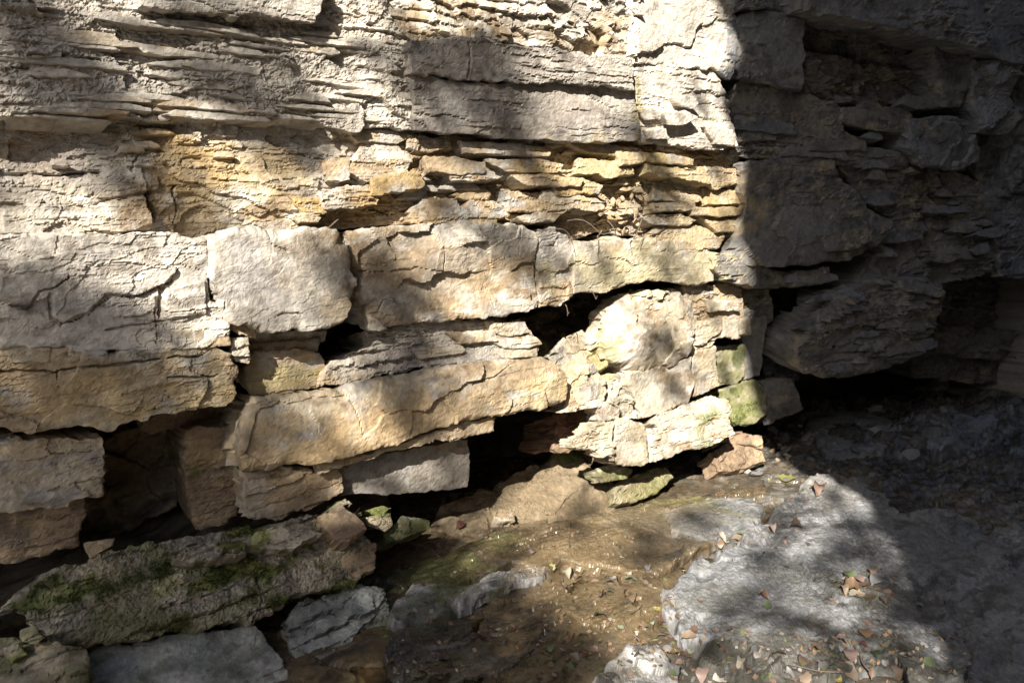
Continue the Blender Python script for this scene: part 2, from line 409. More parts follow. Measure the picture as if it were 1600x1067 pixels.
# ------------------------------------------------------------------ stains, growth and a little painted dapple, with a shape of their own
for a in [(515, 475, 55, 35, (.40, .31, .2), .6), (375, 430, 45, 60, (.36, .335, .31), .55), (450, 390, 60, 18, (.40, .34, .27), .4), (300, 265, 70, 75, OCH, .75), (420, 270, 70, 50, (.40, .31, .18), .65), (330, 330, 90, 30, (.41, .33, .2), .5), (960, 262, 130, 40, (.43, .33, .17), .7), (880, 320, 60, 25, OCH, .45),
          (1080, 330, 95, 60, (.40, .31, .18), .7), (590, 325, 40, 25, OCH, .7), (1000, 420, 130, 45, (.43, .37, .22), .7), (90, 350, 120, 30, WHITE, .6), (485, 425, 50, 40, WHITE, .55),
          (610, 415, 60, 35, (.33, .24, .14), .7), (650, 385, 40, 20, (.30, .22, .14), .6), (690, 160, 55, 40, (.22, .20, .18), .7), (800, 165, 50, 35, (.25, .22, .19), .6), (880, 170, 40, 40, (.33, .28, .24), .5),  # dark greys on the long block merge stain with tree dapple
          (960, 120, 70, 60, WHITE, .5), (1060, 60, 80, 70, WHITE, .6), (560, 160, 60, 50, WHITE, .55), (980, 165, 14, 60, (.22, .17, .07), .7), (90, 255, 60, 30, (.32, .27, .23), .5), (120, 620, 140, 40, (.40, .29, .15), .6),
          (300, 610, 70, 30, (.46, .34, .16), .6), (440, 590, 60, 20, (.38, .31, .14), .7), (640, 640, 140, 40, (.34, .23, .12), .5), (480, 690, 90, 30, (.44, .31, .15), .6), (840, 600, 60, 25, (.52, .40, .21), .6),
          (620, 560, 60, 25, (.27, .23, .20), .6), (830, 590, 15, 60, (.34, .28, .2), .3), (180, 800, 30, 60, (.14, .11, .08), .6), (320, 750, 12, 12, MOSS, .6),
          (215, 930, 130, 30, (.10, .098, .045), .6), (110, 985, 60, 22, (.085, .09, .035), .7), (330, 915, 70, 25, (.15, .14, .08), .5), (190, 885, 60, 14, DMOSS, .8), (320, 868, 40, 10, (.10, .12, .03), .7), (60, 915, 50, 20, DMOSS, .6),
          (180, 1030, 60, 25, (.11, .13, .05), .7), (70, 1040, 70, 30, DMOSS, .8), (560, 930, 50, 18, DMOSS, .6), (1165, 640, 30, 20, (.13, .15, .035), .6), (1150, 620, 25, 12, (.11, .13, .03), .5), (620, 655, 230, 60, (.38, .275, .15), .55), (150, 600, 230, 50, (.37, .275, .15), .5), (700, 430, 130, 60, (.36, .27, .17), .45),
          (1080, 645, 22, 8, (.10, .13, .04), .7), (1075, 690, 40, 16, (.12, .14, .06), .65), (1060, 668, 16, 12, (.17, .19, .09), .5), (1165, 560, 12, 30, DMOSS, .8), (955, 738, 28, 10, (.11, .17, .03), .8), (1010, 765, 35, 18, (.15, .15, .04), .6),
          (980, 610, 60, 50, (.50, .44, .33), .4), (945, 560, 15, 50, (.27, .24, .08), .6), (640, 825, 35, 12, (.12, .14, .03), .8), (590, 797, 22, 8, (.13, .15, .03), .7), (1230, 370, 60, 40, (.20, .20, .21), .5)]:
    wpatch(*a)
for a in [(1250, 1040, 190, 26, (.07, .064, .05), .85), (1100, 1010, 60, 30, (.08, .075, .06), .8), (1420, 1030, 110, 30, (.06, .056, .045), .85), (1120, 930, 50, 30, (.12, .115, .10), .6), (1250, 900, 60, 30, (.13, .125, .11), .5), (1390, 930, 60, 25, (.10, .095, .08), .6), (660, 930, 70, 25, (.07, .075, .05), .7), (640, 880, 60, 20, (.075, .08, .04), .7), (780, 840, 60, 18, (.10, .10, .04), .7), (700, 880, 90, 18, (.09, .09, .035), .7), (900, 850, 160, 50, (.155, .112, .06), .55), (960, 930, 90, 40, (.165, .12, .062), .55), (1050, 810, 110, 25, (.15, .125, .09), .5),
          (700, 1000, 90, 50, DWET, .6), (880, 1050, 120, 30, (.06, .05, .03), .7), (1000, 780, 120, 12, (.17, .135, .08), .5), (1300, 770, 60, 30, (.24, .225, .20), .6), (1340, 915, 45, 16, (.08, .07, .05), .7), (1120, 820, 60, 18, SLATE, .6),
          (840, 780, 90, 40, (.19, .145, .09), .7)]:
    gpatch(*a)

# ------------------------------------------------------------------ the cliff: a far-back core coloured dark so gaps look shaded, the beds and blocks before it
def cliff_core():
    xs = np.concatenate([np.linspace(-9, -3, 50), np.linspace(-2.96, -.2, 110), np.linspace(-.15, 7, 130), np.linspace(7.04, 11, 110), np.linspace(11.1, 18, 50)])
    zs = np.concatenate([np.linspace(-.5, 4.2, 190), np.linspace(4.25, 13, 110)])
    x, z = np.meshgrid(xs, zs); x = x.ravel(); z = z.ravel()
    yb = WALL_Y - np.maximum(x - BEND_X, 0) * math.tan(BEND)
    dist = np.maximum(x, 0) / .9 + 2.3
    top = 1.6 + dist * .27
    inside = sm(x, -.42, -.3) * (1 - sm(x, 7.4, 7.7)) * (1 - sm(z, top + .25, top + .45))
    rec = .55 + .75 * sm(x, 4.0, 4.6) * (1 - sm(z, .8, 1.1))
    rec = rec + .7 * sm(x, 1.9, 2.3) * (1 - sm(x, 3.2, 3.6)) * (1 - sm(z, .7, .9))
    h = .05 * fbm(x * 1.3, z * 2, 5, 5) + laminae(x, z, .11, .6, .10, 3) + laminae(x, z, .035, .25, .03, 4)
    y = yb - (-rec * inside + .02 * (1 - inside)) - h
    y = y - 2.6 * sm(z, 4.6, 8.5) * (1 - sm(x, 3.0, 5.5))  # overhang added above the view to shut out overhead sky
    n = len(xs); m = len(zs)
    idx = np.arange(n * m).reshape(m, n)
    F = np.stack([idx[:-1, :-1], idx[:-1, 1:], idx[1:, 1:], idx[1:, :-1]], -1).reshape(-1, 4)
    X = np.stack([x, y, z], 1)
    sv = PATCH[:]; PATCH.clear()
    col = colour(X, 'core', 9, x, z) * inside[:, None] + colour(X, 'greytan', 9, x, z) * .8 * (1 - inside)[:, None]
    PATCH.extend(sv)
    return mesh_obj('cliff', X, F, M_DRY, col)
cliff = cliff_core()
tag(cliff, 'tall bedded sandstone cliff running along the creek', kind='structure')

BROKEN = [(.06, .55, .040), (.019, .25, .016)]
FINE = [(.045, .4, .03), (.016, .16, .014)]
SOFT = [(.09, .8, .018), (.03, .3, .006)]
SHALE = [(.055, .32, .055), (.02, .16, .022)]
def cw(name, poly, p, style, seed, yaw=None, pitch=0.0, label=None, parent=None, **k):
    k.setdefault('grow', .007)
    o = rock(name, poly, wp(poly, p, yaw, pitch), style, seed=seed, parent=parent or cliff, **k)
    if label: o['label'] = label
    return o

bedA = cw('laminated_bed', [(-460, -240), (640, -240), (600, 10), (640, 60), (645, 130), (640, 200), (545, 202), (520, 192), (450, 188), (400, 184), (310, 182), (250, 187), (180, 184), (100, 177), (0, 180), (-460, 182)],
   .03, 'grey', 11, pitch=3, lam=BROKEN, fac=(.22, .18), low=.05, rough=.004, jag=.012, rnd=.02, label='grey thinly laminated bed at the top of the cliff')
cw('overhanging_ledge', [(205, -40), (505, -40), (502, 18), (490, 32), (462, 28), (430, 27), (400, 20), (330, 15), (270, 12), (225, 4)], .10, 'grey', 12, lam=SOFT, low=.02, rnd=.02)
bedB = cw('smooth_bed', [(-460, 181), (0, 181), (100, 178), (180, 186), (250, 188), (310, 184), (400, 186), (450, 190), (520, 194), (548, 205), (562, 250), (545, 290), (505, 322), (472, 345), (482, 358), (400, 363), (320, 368), (237, 362), (160, 372), (80, 370), (-460, 366)],
   -.01, 'greytan', 13, pitch=2, lam=[(.07, .7, .014), (.022, .3, .007)], terr=(1.6, .05), low=.03, jag=.01, rnd=.012,
   cracks=[([(0, 270), (40, 272), (95, 276), (155, 271)], .012, .05), ([(228, 300), (236, 335), (236, 362)], .012, .06), ([(258, 260), (280, 257), (284, 250), (312, 249)], .007, .025), ([(270, 290), (276, 320), (270, 355)], .008, .03), ([(365, 230), (366, 255), (352, 262)], .007, .025), ([(225, 190), (226, 230), (200, 265), (205, 285)], .008, .03)],
   sheets=[([(272, 210), (310, 208), (312, 222), (300, 226), (272, 224)], .014), ([(0, 325), (60, 320), (130, 325), (225, 305), (236, 360), (150, 370), (0, 366)], .03), ([(-80, 275), (150, 277), (220, 250), (225, 300), (130, 322), (-80, 322)], .012)],
   label='smooth tan bed with an ochre stained patch')
cw('rubbly_bed', [(600, -240), (990, -240), (988, 92), (900, 80), (830, 72), (720, 56), (645, 64), (600, 20)], .03, 'greytan', 14, fac=(.16, .45), lam=[(.05, .3, .03)], low=.05, rnd=.02)
cw('rock_block', [(645, 66), (720, 58), (830, 75), (985, 95), (990, 140), (905, 129), (860, 126), (800, 127), (730, 123), (680, 117), (645, 113)], .115, 'stain', 15, lam=SOFT, low=.02, rnd=.015,
   cracks=[([(735, 62), (738, 95), (732, 123)], .006, .02)], label='stained grey block above the long shadowed ledge')
cw('rock_block', [(645, 116), (680, 123), (730, 131), (770, 135), (802, 132), (860, 130), (905, 132), (990, 143), (1002, 216), (925, 222), (850, 216), (780, 212), (700, 206), (648, 202)], .085, 'stain', 16, lam=[(.1, 1.2, .008)], low=.02, rnd=.012, jag=.005,
   cracks=[([(770, 132), (768, 160), (772, 175), (764, 205)], .006, .03), ([(772, 166), (800, 174), (850, 170), (905, 173)], .004, .015), ([(860, 130), (900, 135), (930, 155), (960, 170)], .004, .012)], label='long stained grey block with a shadow line beneath')
cw('rock_block', [(985, -240), (1128, -240), (1146, 40), (1142, 85), (1126, 106), (1080, 108), (1040, 101), (985, 98)], .06, 'white', 17, fac=(.3, .12), low=.04, rnd=.05, cracks=[([(992, 0), (988, 50), (992, 95)], .01, .05)])
cw('rock_block', [(985, 101), (1040, 105), (1120, 110), (1134, 150), (1148, 226), (1120, 233), (1060, 229), (1002, 222), (985, 170)], .05, 'white', 18, lam=SOFT, low=.03, rnd=.02, cracks=[([(992, 105), (992, 165), (1030, 162)], .007, .03), ([(1000, 180), (1010, 205), (1140, 215)], .006, .02)])
for i, (pl, p) in enumerate([([(1058, 150), (1084, 153), (1091, 162), (1080, 167), (1062, 164)], .11), ([(1038, 178), (1072, 175), (1089, 183), (1072, 194), (1046, 191)], .12), ([(1100, 195), (1145, 205), (1146, 226), (1118, 222)], .09), ([(995, 170), (1040, 172), (1042, 185), (1010, 186)], .09), ([(1010, 205), (1040, 203), (1042, 216), (1015, 215)], .09)]):
    cw('jutting_plate', pl, p, 'white', 120 + i, thick=.15, rnd=.012, low=.008)
bedE = cw('shaly_bed', [(540, 200), (640, 200), (700, 205), (920, 220), (985, 213), (1000, 230), (1150, 238), (1166, 300), (1162, 350), (1135, 392), (1060, 372), (1000, 365), (930, 362), (890, 372), (840, 352), (700, 346), (560, 352), (482, 360), (470, 345), (505, 320), (545, 290), (562, 250)],
   -.045, 'tan', 19, lam=SHALE, low=.03, rough=.004, jag=.012, rnd=.01, label='ochre bed of thin broken shale ledges')
plates = [([(510, 252), (545, 248), (547, 280), (512, 282)], .03), ([(500, 300), (580, 290), (586, 318), (568, 320), (545, 322), (508, 326), (503, 312)], .045), ([(580, 278), (650, 268), (660, 285), (656, 292), (620, 299), (583, 302)], .05), ([(665, 245), (720, 249), (755, 256), (756, 268), (715, 271), (672, 267)], .035),
          ([(700, 271), (770, 271), (776, 279), (735, 281), (707, 280)], .03), ([(455, 308), (510, 310), (509, 332), (477, 335), (470, 325)], .04), ([(466, 337), (480, 334), (499, 341), (495, 346), (470, 345)], .05), ([(565, 223), (610, 223), (642, 245), (637, 270), (600, 281), (575, 279), (545, 270), (553, 245)], .02),
          ([(635, 346), (648, 325), (665, 311), (710, 312), (722, 330), (742, 310), (775, 320), (792, 335), (770, 348), (720, 348), (680, 347)], .035), ([(905, 249), (985, 253), (990, 272), (942, 275), (935, 268), (900, 270)], .03), ([(965, 238), (1005, 241), (1005, 252), (972, 257)], .045),
          ([(1008, 238), (1050, 243), (1084, 249), (1082, 256), (1045, 254), (1010, 250)], .06), ([(1010, 257), (1060, 262), (1111, 279), (1108, 286), (1060, 277), (1010, 270)], .06), ([(850, 300), (900, 304), (943, 317), (942, 328), (905, 326), (870, 331), (845, 335)], .04), ([(862, 284), (920, 284), (941, 290), (936, 301), (900, 302), (870, 304)], .03),
          ([(800, 274), (860, 274), (911, 280), (905, 289), (870, 290), (825, 288)], .045), ([(1020, 318), (1085, 316), (1087, 327), (1050, 327), (1025, 328)], .05), ([(1085, 324), (1150, 326), (1168, 335), (1120, 337), (1085, 334)], .06), ([(1030, 350), (1095, 354), (1132, 368), (1122, 389), (1090, 389), (1045, 381), (1012, 376)], .03),
          ([(810, 339), (850, 331), (876, 335), (866, 343), (820, 346)], .05), ([(885, 222), (935, 226), (1000, 234), (1006, 243), (960, 241), (920, 236)], .02), ([(640, 215), (700, 216), (705, 232), (660, 236), (638, 230)], .01), ([(720, 222), (800, 226), (860, 232), (858, 242), (790, 240), (725, 238)], .02),
          ([(760, 250), (840, 250), (880, 258), (870, 268), (790, 266)], .02), ([(1090, 262), (1150, 265), (1160, 285), (1120, 292), (1092, 285)], .02), ([(1020, 285), (1090, 288), (1095, 312), (1060, 316), (1022, 310)], -.005), ([(1100, 296), (1160, 298), (1163, 318), (1105, 318)], .01), ([(780, 300), (850, 300), (840, 328), (790, 330)], .0),
          ([(1000, 338), (1060, 336), (1090, 344), (1075, 351), (1020, 350)], .03), ([(1095, 340), (1165, 342), (1160, 360), (1120, 362)], .045), ([(545, 205), (600, 206), (640, 212), (620, 222), (560, 220)], .0), ([(400, 350), (450, 345), (470, 356), (430, 362)], .01)]
for i, (pl, p) in enumerate(plates):
    cw('shale_plate', pl, p + .012,  ['tan', 'greytan', 'ochre'][i % 3], 140 + i, thick=.12, rnd=.008, low=.008, lam=[(.02, .2, .008)], jag=.011, parent=bedE, pitch=15)
rs0 = np.random.RandomState(21)
def shingles(n, zone, p, styles, parent, w=(.07, .3), hh=(.025, .06), s0=500):
    for i in range(n):
        c = wall_hit(rs0.uniform(zone[0], zone[2]), rs0.uniform(zone[1], zone[3]), p + rs0.uniform(-.01, .012))
        W, T = rs0.uniform(*w), rs0.uniform(*hh)
        k = rs0.uniform(.25, .75)
        poly = [(-W / 2, -T * rs0.uniform(.2, .5)), (-W * .2, -T * rs0.uniform(.3, .6)), (W * .15, -T * rs0.uniform(.3, .6)), (W / 2, -T * rs0.uniform(.2, .5)), (W * rs0.uniform(.4, .55), T * .2), (W * (k - .3), T * .6), (W * (k - .7), T * .5)]
        rock('shale_plate', poly, (c,) + frame(12 if c[0] > BEND_X else 0, rs0.uniform(10, 24)), styles[i % len(styles)], seed=s0 + i, parent=parent, thick=.1, rnd=.006, low=.006, jag=.009, px=False, gscale=1.4 if c[0] > BEND_X else 1.0, fine=0)
shingles(60, (5, 20, 600, 185), .045, ('grey', 'greytan', 'grey'), bedA, w=(.08, .45), hh=(.012, .034))
shingles(10, (5, 190, 470, 350), .006, ('greytan', 'white', 'tan'), bedB, w=(.05, .18), hh=(.015, .04), s0=600)
shingles(60, (560, 215, 1150, 345), -.005, ('tan', 'ochre', 'greytan'), bedE, w=(.08, .32), s0=700)
# the thick bed at eye height
cw('rock_block', [(-460, 366), (60, 372), (150, 373), (250, 369), (322, 373), (326, 395), (320, 420), (324, 450), (328, 470), (350, 488), (359, 505), (358, 530), (324, 536), (290, 540), (246, 544), (130, 546), (108, 536), (75, 538), (48, 541), (-460, 541)], .12, 'white', 21, pitch=4, terr=(1.3, .016), low=.02, rnd=.03,
   cracks=[([(0, 470), (45, 482), (60, 458)], .007, .03), ([(78, 460), (82, 497), (100, 505)], .007, .03), ([(96, 508), (140, 490), (170, 465), (220, 460), (270, 440), (280, 420)], .006, .03), ([(255, 450), (252, 495)], .012, .06), ([(140, 520), (245, 502), (320, 498)], .007, .03), ([(60, 455), (78, 452), (105, 435), (104, 420)], .007, .03), ([(245, 465), (247, 540)], .005, .03), ([(275, 410), (320, 422)], .006, .03), ([(300, 372), (290, 408)], .006, .03)],
   sheets=[([(0, 420), (100, 395), (180, 390), (275, 420), (262, 440), (220, 458), (165, 462), (135, 490), (98, 505), (80, 495), (78, 460), (45, 480), (0, 470)], .018), ([(255, 455), (320, 440), (322, 490), (256, 498)], .015)], label='big pale block flaking in curved sheets')
cw('rock_block', [(-460, 546), (45, 546), (76, 563), (130, 563), (135, 550), (246, 546), (290, 543), (326, 540), (360, 556), (371, 583), (368, 595), (364, 623), (352, 631), (314, 638), (236, 651), (175, 665), (135, 660), (60, 670), (-460, 676)], .115, 'tan', 22, pitch=-2, lam=[(.06, 1.0, .018), (.02, .4, .005)], fac=(.25, .12), low=.03, rnd=.035, jag=.012,
   cracks=[([(0, 582), (90, 578), (200, 565), (320, 555)], .006, .04), ([(260, 590), (330, 588), (368, 583)], .007, .04), ([(262, 592), (255, 625), (240, 640)], .006, .03), ([(90, 575), (92, 620)], .004, .02)], label='tan overhanging block under the flaking one')
for i, pl in enumerate([[(106, 522), (137, 521), (137, 533), (108, 534)], [(108, 536), (134, 535), (131, 543), (109, 544)], [(77, 545), (107, 544), (109, 559), (78, 563)], [(110, 546), (133, 544), (129, 561), (111, 562)], [(247, 518), (324, 515), (322, 535), (249, 542)], [(326, 516), (358, 514), (359, 538), (327, 543)], [(10, 545), (48, 543), (75, 546), (74, 562), (20, 562)]]):
    cw('small_block', pl, .115, 'tan', 60 + i, thick=.2, rnd=.015, low=.008)
cw('rock_block', [(328, 369), (345, 365), (400, 362), (470, 358), (530, 361), (547, 380), (553, 420), (556, 445), (553, 470), (543, 492), (524, 508), (480, 517), (425, 515), (395, 506), (370, 500), (357, 494), (345, 470), (334, 440), (329, 420)],   .135, 'greytan', 23, pitch=6, fine=.3, low=.03, rndk=1.0, rnd=.05, bulge=.008, jag=.011, terr=(1.6, .008), cracks=[([(400, 512), (440, 492), (470, 490)], .006, .02), ([(330, 440), (350, 455), (352, 490)], .006, .02), ([(420, 362), (425, 385), (450, 392)], .005, .02)], label='smooth bulging white block casting a shadow below')
cw('rock_block', [(549, 362), (600, 355), (690, 350), (760, 352), (815, 353), (836, 366), (840, 420), (840, 481), (820, 486), (780, 493), (720, 498), (660, 503), (600, 512), (580, 513), (576, 490), (572, 460), (566, 425), (553, 410), (547, 390)], .06, 'greytan', 24, pitch=3, fine=.5, fac=(.22, .28), low=.03, rnd=.04, jag=.008,
   cracks=[([(553, 426), (600, 424), (650, 420), (690, 424)], .006, .03), ([(688, 386), (690, 424)], .005, .03), ([(765, 415), (780, 405), (800, 400)], .007, .03), ([(760, 425), (770, 470), (775, 490)], .005, .02), ([(620, 470), (600, 465), (590, 485)], .005, .02), ([(810, 352), (812, 400), (800, 440)], .004, .02)], label='stained tan block between the white bulge and the fissured column')
cw('rock_block', [(843, 360), (870, 358), (887, 372), (893, 385), (897, 420), (896, 464), (870, 477), (843, 480), (842, 420)], .05, 'greytan', 25, fac=(.1, .3), low=.02, rnd=.03)
cw('rock_block', [(898, 380), (930, 380), (965, 373), (982, 378), (1010, 374), (1060, 378), (1090, 384), (1112, 392), (1117, 410), (1114, 440), (1090, 443), (1060, 440), (1020, 437), (985, 442), (960, 452), (940, 456), (920, 453), (898, 457)], .055, 'pale', 26, fine=.4, lam=[(.12, 1, .008)], low=.025, rnd=.035, jag=.007, label='yellow-cream block roofing the dark hollow')
# below the white bulge
for i, (pl, p, st) in enumerate([([(360, 499), (400, 512), (398, 526), (375, 520), (362, 514)], .09, 'tan'), ([(364, 530), (386, 529), (387, 553), (366, 554)], .09, 'pale'), ([(366, 556), (390, 552), (388, 566), (370, 562)], .08, 'pale'), ([(388, 522), (510, 518), (505, 530), (390, 536)], -.06, 'greytan'), ([(388, 537), (500, 531), (498, 546), (392, 551)], -.04, 'tan'),
                                 ([(388, 552), (470, 547), (500, 550), (508, 580), (500, 600), (470, 608), (430, 614), (398, 618), (386, 590)], -.01, 'ochre')]):
    cw('wedged_block', pl, p, st, 70 + i, thick=.25, rnd=.02, low=.012, lam=[(.04, .4, .01)])
cw('laminated_slab', [(578, 514), (640, 505), (692, 502), (760, 499), (793, 502), (813, 507), (829, 516), (843, 538), (840, 552), (812, 563), (760, 563), (715, 567), (660, 572), (597, 585), (530, 598), (506, 602), (513, 572), (535, 556), (565, 545), (580, 532)], .015, 'greytan', 27, pitch=12, lam=[(.05, .5, .035), (.018, .2, .012)], low=.03, rnd=.02, jag=.012, label='thin-layered slab with a splintered end')
for i, pl in enumerate([[(765, 504), (812, 507), (830, 519), (800, 523), (770, 519)], [(778, 523), (838, 528), (845, 539), (800, 544), (772, 536)], [(775, 546), (838, 545), (838, 554), (785, 558)], [(700, 520), (770, 518), (775, 530), (720, 535)], [(640, 545), (720, 540), (730, 550), (660, 558)]]):
    cw('splintered_plate', pl, .045, ['pale', 'greytan'][i % 2], 160 + i, pitch=14, thick=.12, rnd=.008, low=.008, jag=.010)
cw('rock_slab', [(376, 672), (383, 645), (400, 622), (450, 620), (510, 613), (560, 601), (600, 591), (660, 581), (715, 571), (770, 567), (815, 565), (850, 559), (875, 572), (886, 590), (887, 612), (884, 630), (840, 637), (780, 647), (735, 655), (719, 656), (690, 664), (660, 676), (631, 688), (600, 698), (564, 706), (530, 716), (490, 722), (440, 728), (400, 735), (382, 735), (374, 705)], .12, 'tan', 28, pitch=7, fine=.45, low=.05, fac=(.3, .12), rnd=.05, bulge=.02, jag=.009,
   cracks=[([(400, 632), (450, 626), (540, 620)], .006, .02), ([(715, 590), (700, 620), (690, 640)], .006, .03), ([(735, 600), (770, 590), (800, 570)], .005, .02), ([(545, 625), (560, 660), (575, 700)], .004, .012)], label='long ochre slab rising to the splintered end')
cw('rock_slab', [(500, 728), (560, 714), (620, 697), (672, 678), (730, 661), (774, 653), (773, 674), (730, 682), (690, 685), (640, 697), (590, 711), (540, 726), (500, 740)], .10, 'pale', 29, rnd=.02, low=.015, lam=[(.03, .5, .012)], jag=.009)
cw('rock_slab', [(380, 738), (440, 731), (500, 738), (527, 726), (535, 745), (532, 768), (505, 780), (472, 795), (430, 806), (400, 809), (386, 803), (382, 770)], .045, 'tan', 30, lam=[(.06, .6, .02)], rnd=.025, low=.02)
cw('rock_slab', [(520, 725), (600, 712), (660, 700), (729, 688), (731, 730), (730, 760), (670, 766), (614, 771), (570, 768), (532, 772)], -.01, 'stain', 31, fine=.2, rnd=.01, low=.015, thick=.5, jag=.005)
cw('rock_block', [(-460, 690), (0, 692), (60, 692), (130, 688), (155, 687), (157, 710), (157, 772), (125, 777), (60, 790), (0, 801), (-460, 808)], .06, 'tan', 32, lam=[(.07, .8, .015)], terr=(1.8, .03), rnd=.02, low=.02, label='tan squared block over the dark gap')
cw('rock_block', [(-460, 808), (0, 802), (60, 793), (125, 779), (128, 820), (120, 850), (80, 862), (40, 872), (-460, 892)], .0, 'brown', 33, rnd=.03, low=.02)
cw('rock_block', [(132, 775), (157, 700), (200, 672), (292, 664), (288, 720), (276, 790), (230, 812), (190, 835), (150, 842), (137, 832)], -.42, 'brown', 34, fac=(.15, .4), low=.03, thick=.5)
cw('pillar_block', [(291, 672), (330, 668), (374, 676), (376, 740), (374, 805), (345, 818), (314, 825), (303, 800), (295, 760), (290, 720)], -.12, 'brown', 35, rnd=.03, low=.02, lam=[(.09, .5, .012)], label='upright brown block with a mossy spot')
cw('rock_block', [(215, 652), (300, 642), (372, 630), (372, 672), (330, 665), (290, 668), (230, 676)], -.22, 'brown', 36, fac=(.1, .4), thick=.5)
# brown slope at the back of the cave
cw('cave_slope', [(735, 772), (800, 742), (865, 708), (885, 688), (905, 660), (935, 650), (932, 700), (930, 735), (975, 780), (960, 835), (880, 858), (800, 850), (720, 836), (680, 812), (690, 790)], -.25, 'wetbrown', 37, pitch=52, yaw=8, fac=(.2, .16), low=.05, rndk=1, rnd=.10, thick=.6, gscale=.9, label='sloping brown rock at the mouth of the cave')
cw('rust_slab', [(872, 645), (915, 640), (920, 660), (908, 690), (890, 705), (868, 700)], -.16, 'rust', 38, pitch=18, low=.02, rnd=.02)
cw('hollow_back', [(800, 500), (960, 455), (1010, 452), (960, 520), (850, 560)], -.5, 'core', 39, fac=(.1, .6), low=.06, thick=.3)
# the right-hand bulge and its neighbours
cw('rock_block', [(955, 480), (975, 465), (1005, 456), (1060, 452), (1082, 470), (1086, 500), (1080, 545), (1060, 566), (1020, 577), (985, 577), (960, 560), (950, 530), (952, 505)], .03, 'pale', 41, fine=.3, pitch=10, low=.05, rnd=.08, bulge=.05, thick=.16, fac=(.2, .25), cracks=[([(1002, 485), (1040, 490), (1075, 488)], .005, .02), ([(1010, 480), (1040, 470), (1082, 475)], .005, .02)], label='cream rounded block beside the hollow')
cw('rock_block', [(985, 582), (1020, 580), (1060, 569), (1080, 560), (1085, 600), (1076, 628), (1040, 643), (1006, 651), (995, 620), (986, 600)], .06, 'pale', 42, fine=.2, pitch=3, rnd=.04, low=.02, jag=.006)
cw('broken_block', [(1070, 446), (1152, 446), (1158, 480), (1167, 520), (1150, 526), (1130, 520), (1110, 536), (1085, 547), (1080, 500)], .0, 'tan', 43, lam=[(.07, .25, .045), (.025, .12, .012)], rnd=.02, low=.02, pitch=4)
cw('rock_block', [(1084, 552), (1120, 540), (1119, 575), (1123, 602), (1105, 613), (1083, 620)], .02, 'tan', 44, rnd=.02, low=.015)
cw('rock_block', [(1121, 541), (1161, 540), (1164, 590), (1150, 598), (1123, 599)], -.06, 'greenstone', 45, rnd=.03, low=.02)
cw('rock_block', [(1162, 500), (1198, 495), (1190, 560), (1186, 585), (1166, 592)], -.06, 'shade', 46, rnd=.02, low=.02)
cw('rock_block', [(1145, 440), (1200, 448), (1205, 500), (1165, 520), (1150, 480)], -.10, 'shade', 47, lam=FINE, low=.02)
for i, pl in enumerate([[(1132, 502), (1153, 503), (1154, 529), (1131, 527)], [(1155, 500), (1172, 498), (1173, 521), (1157, 521)], [(1105, 470), (1150, 472), (1156, 485), (1110, 484)], [(1088, 505), (1128, 500), (1130, 518), (1090, 540)]]):
    cw('small_block', pl, .035, 'pale', 260 + i, thick=.2, rnd=.012, low=.008)

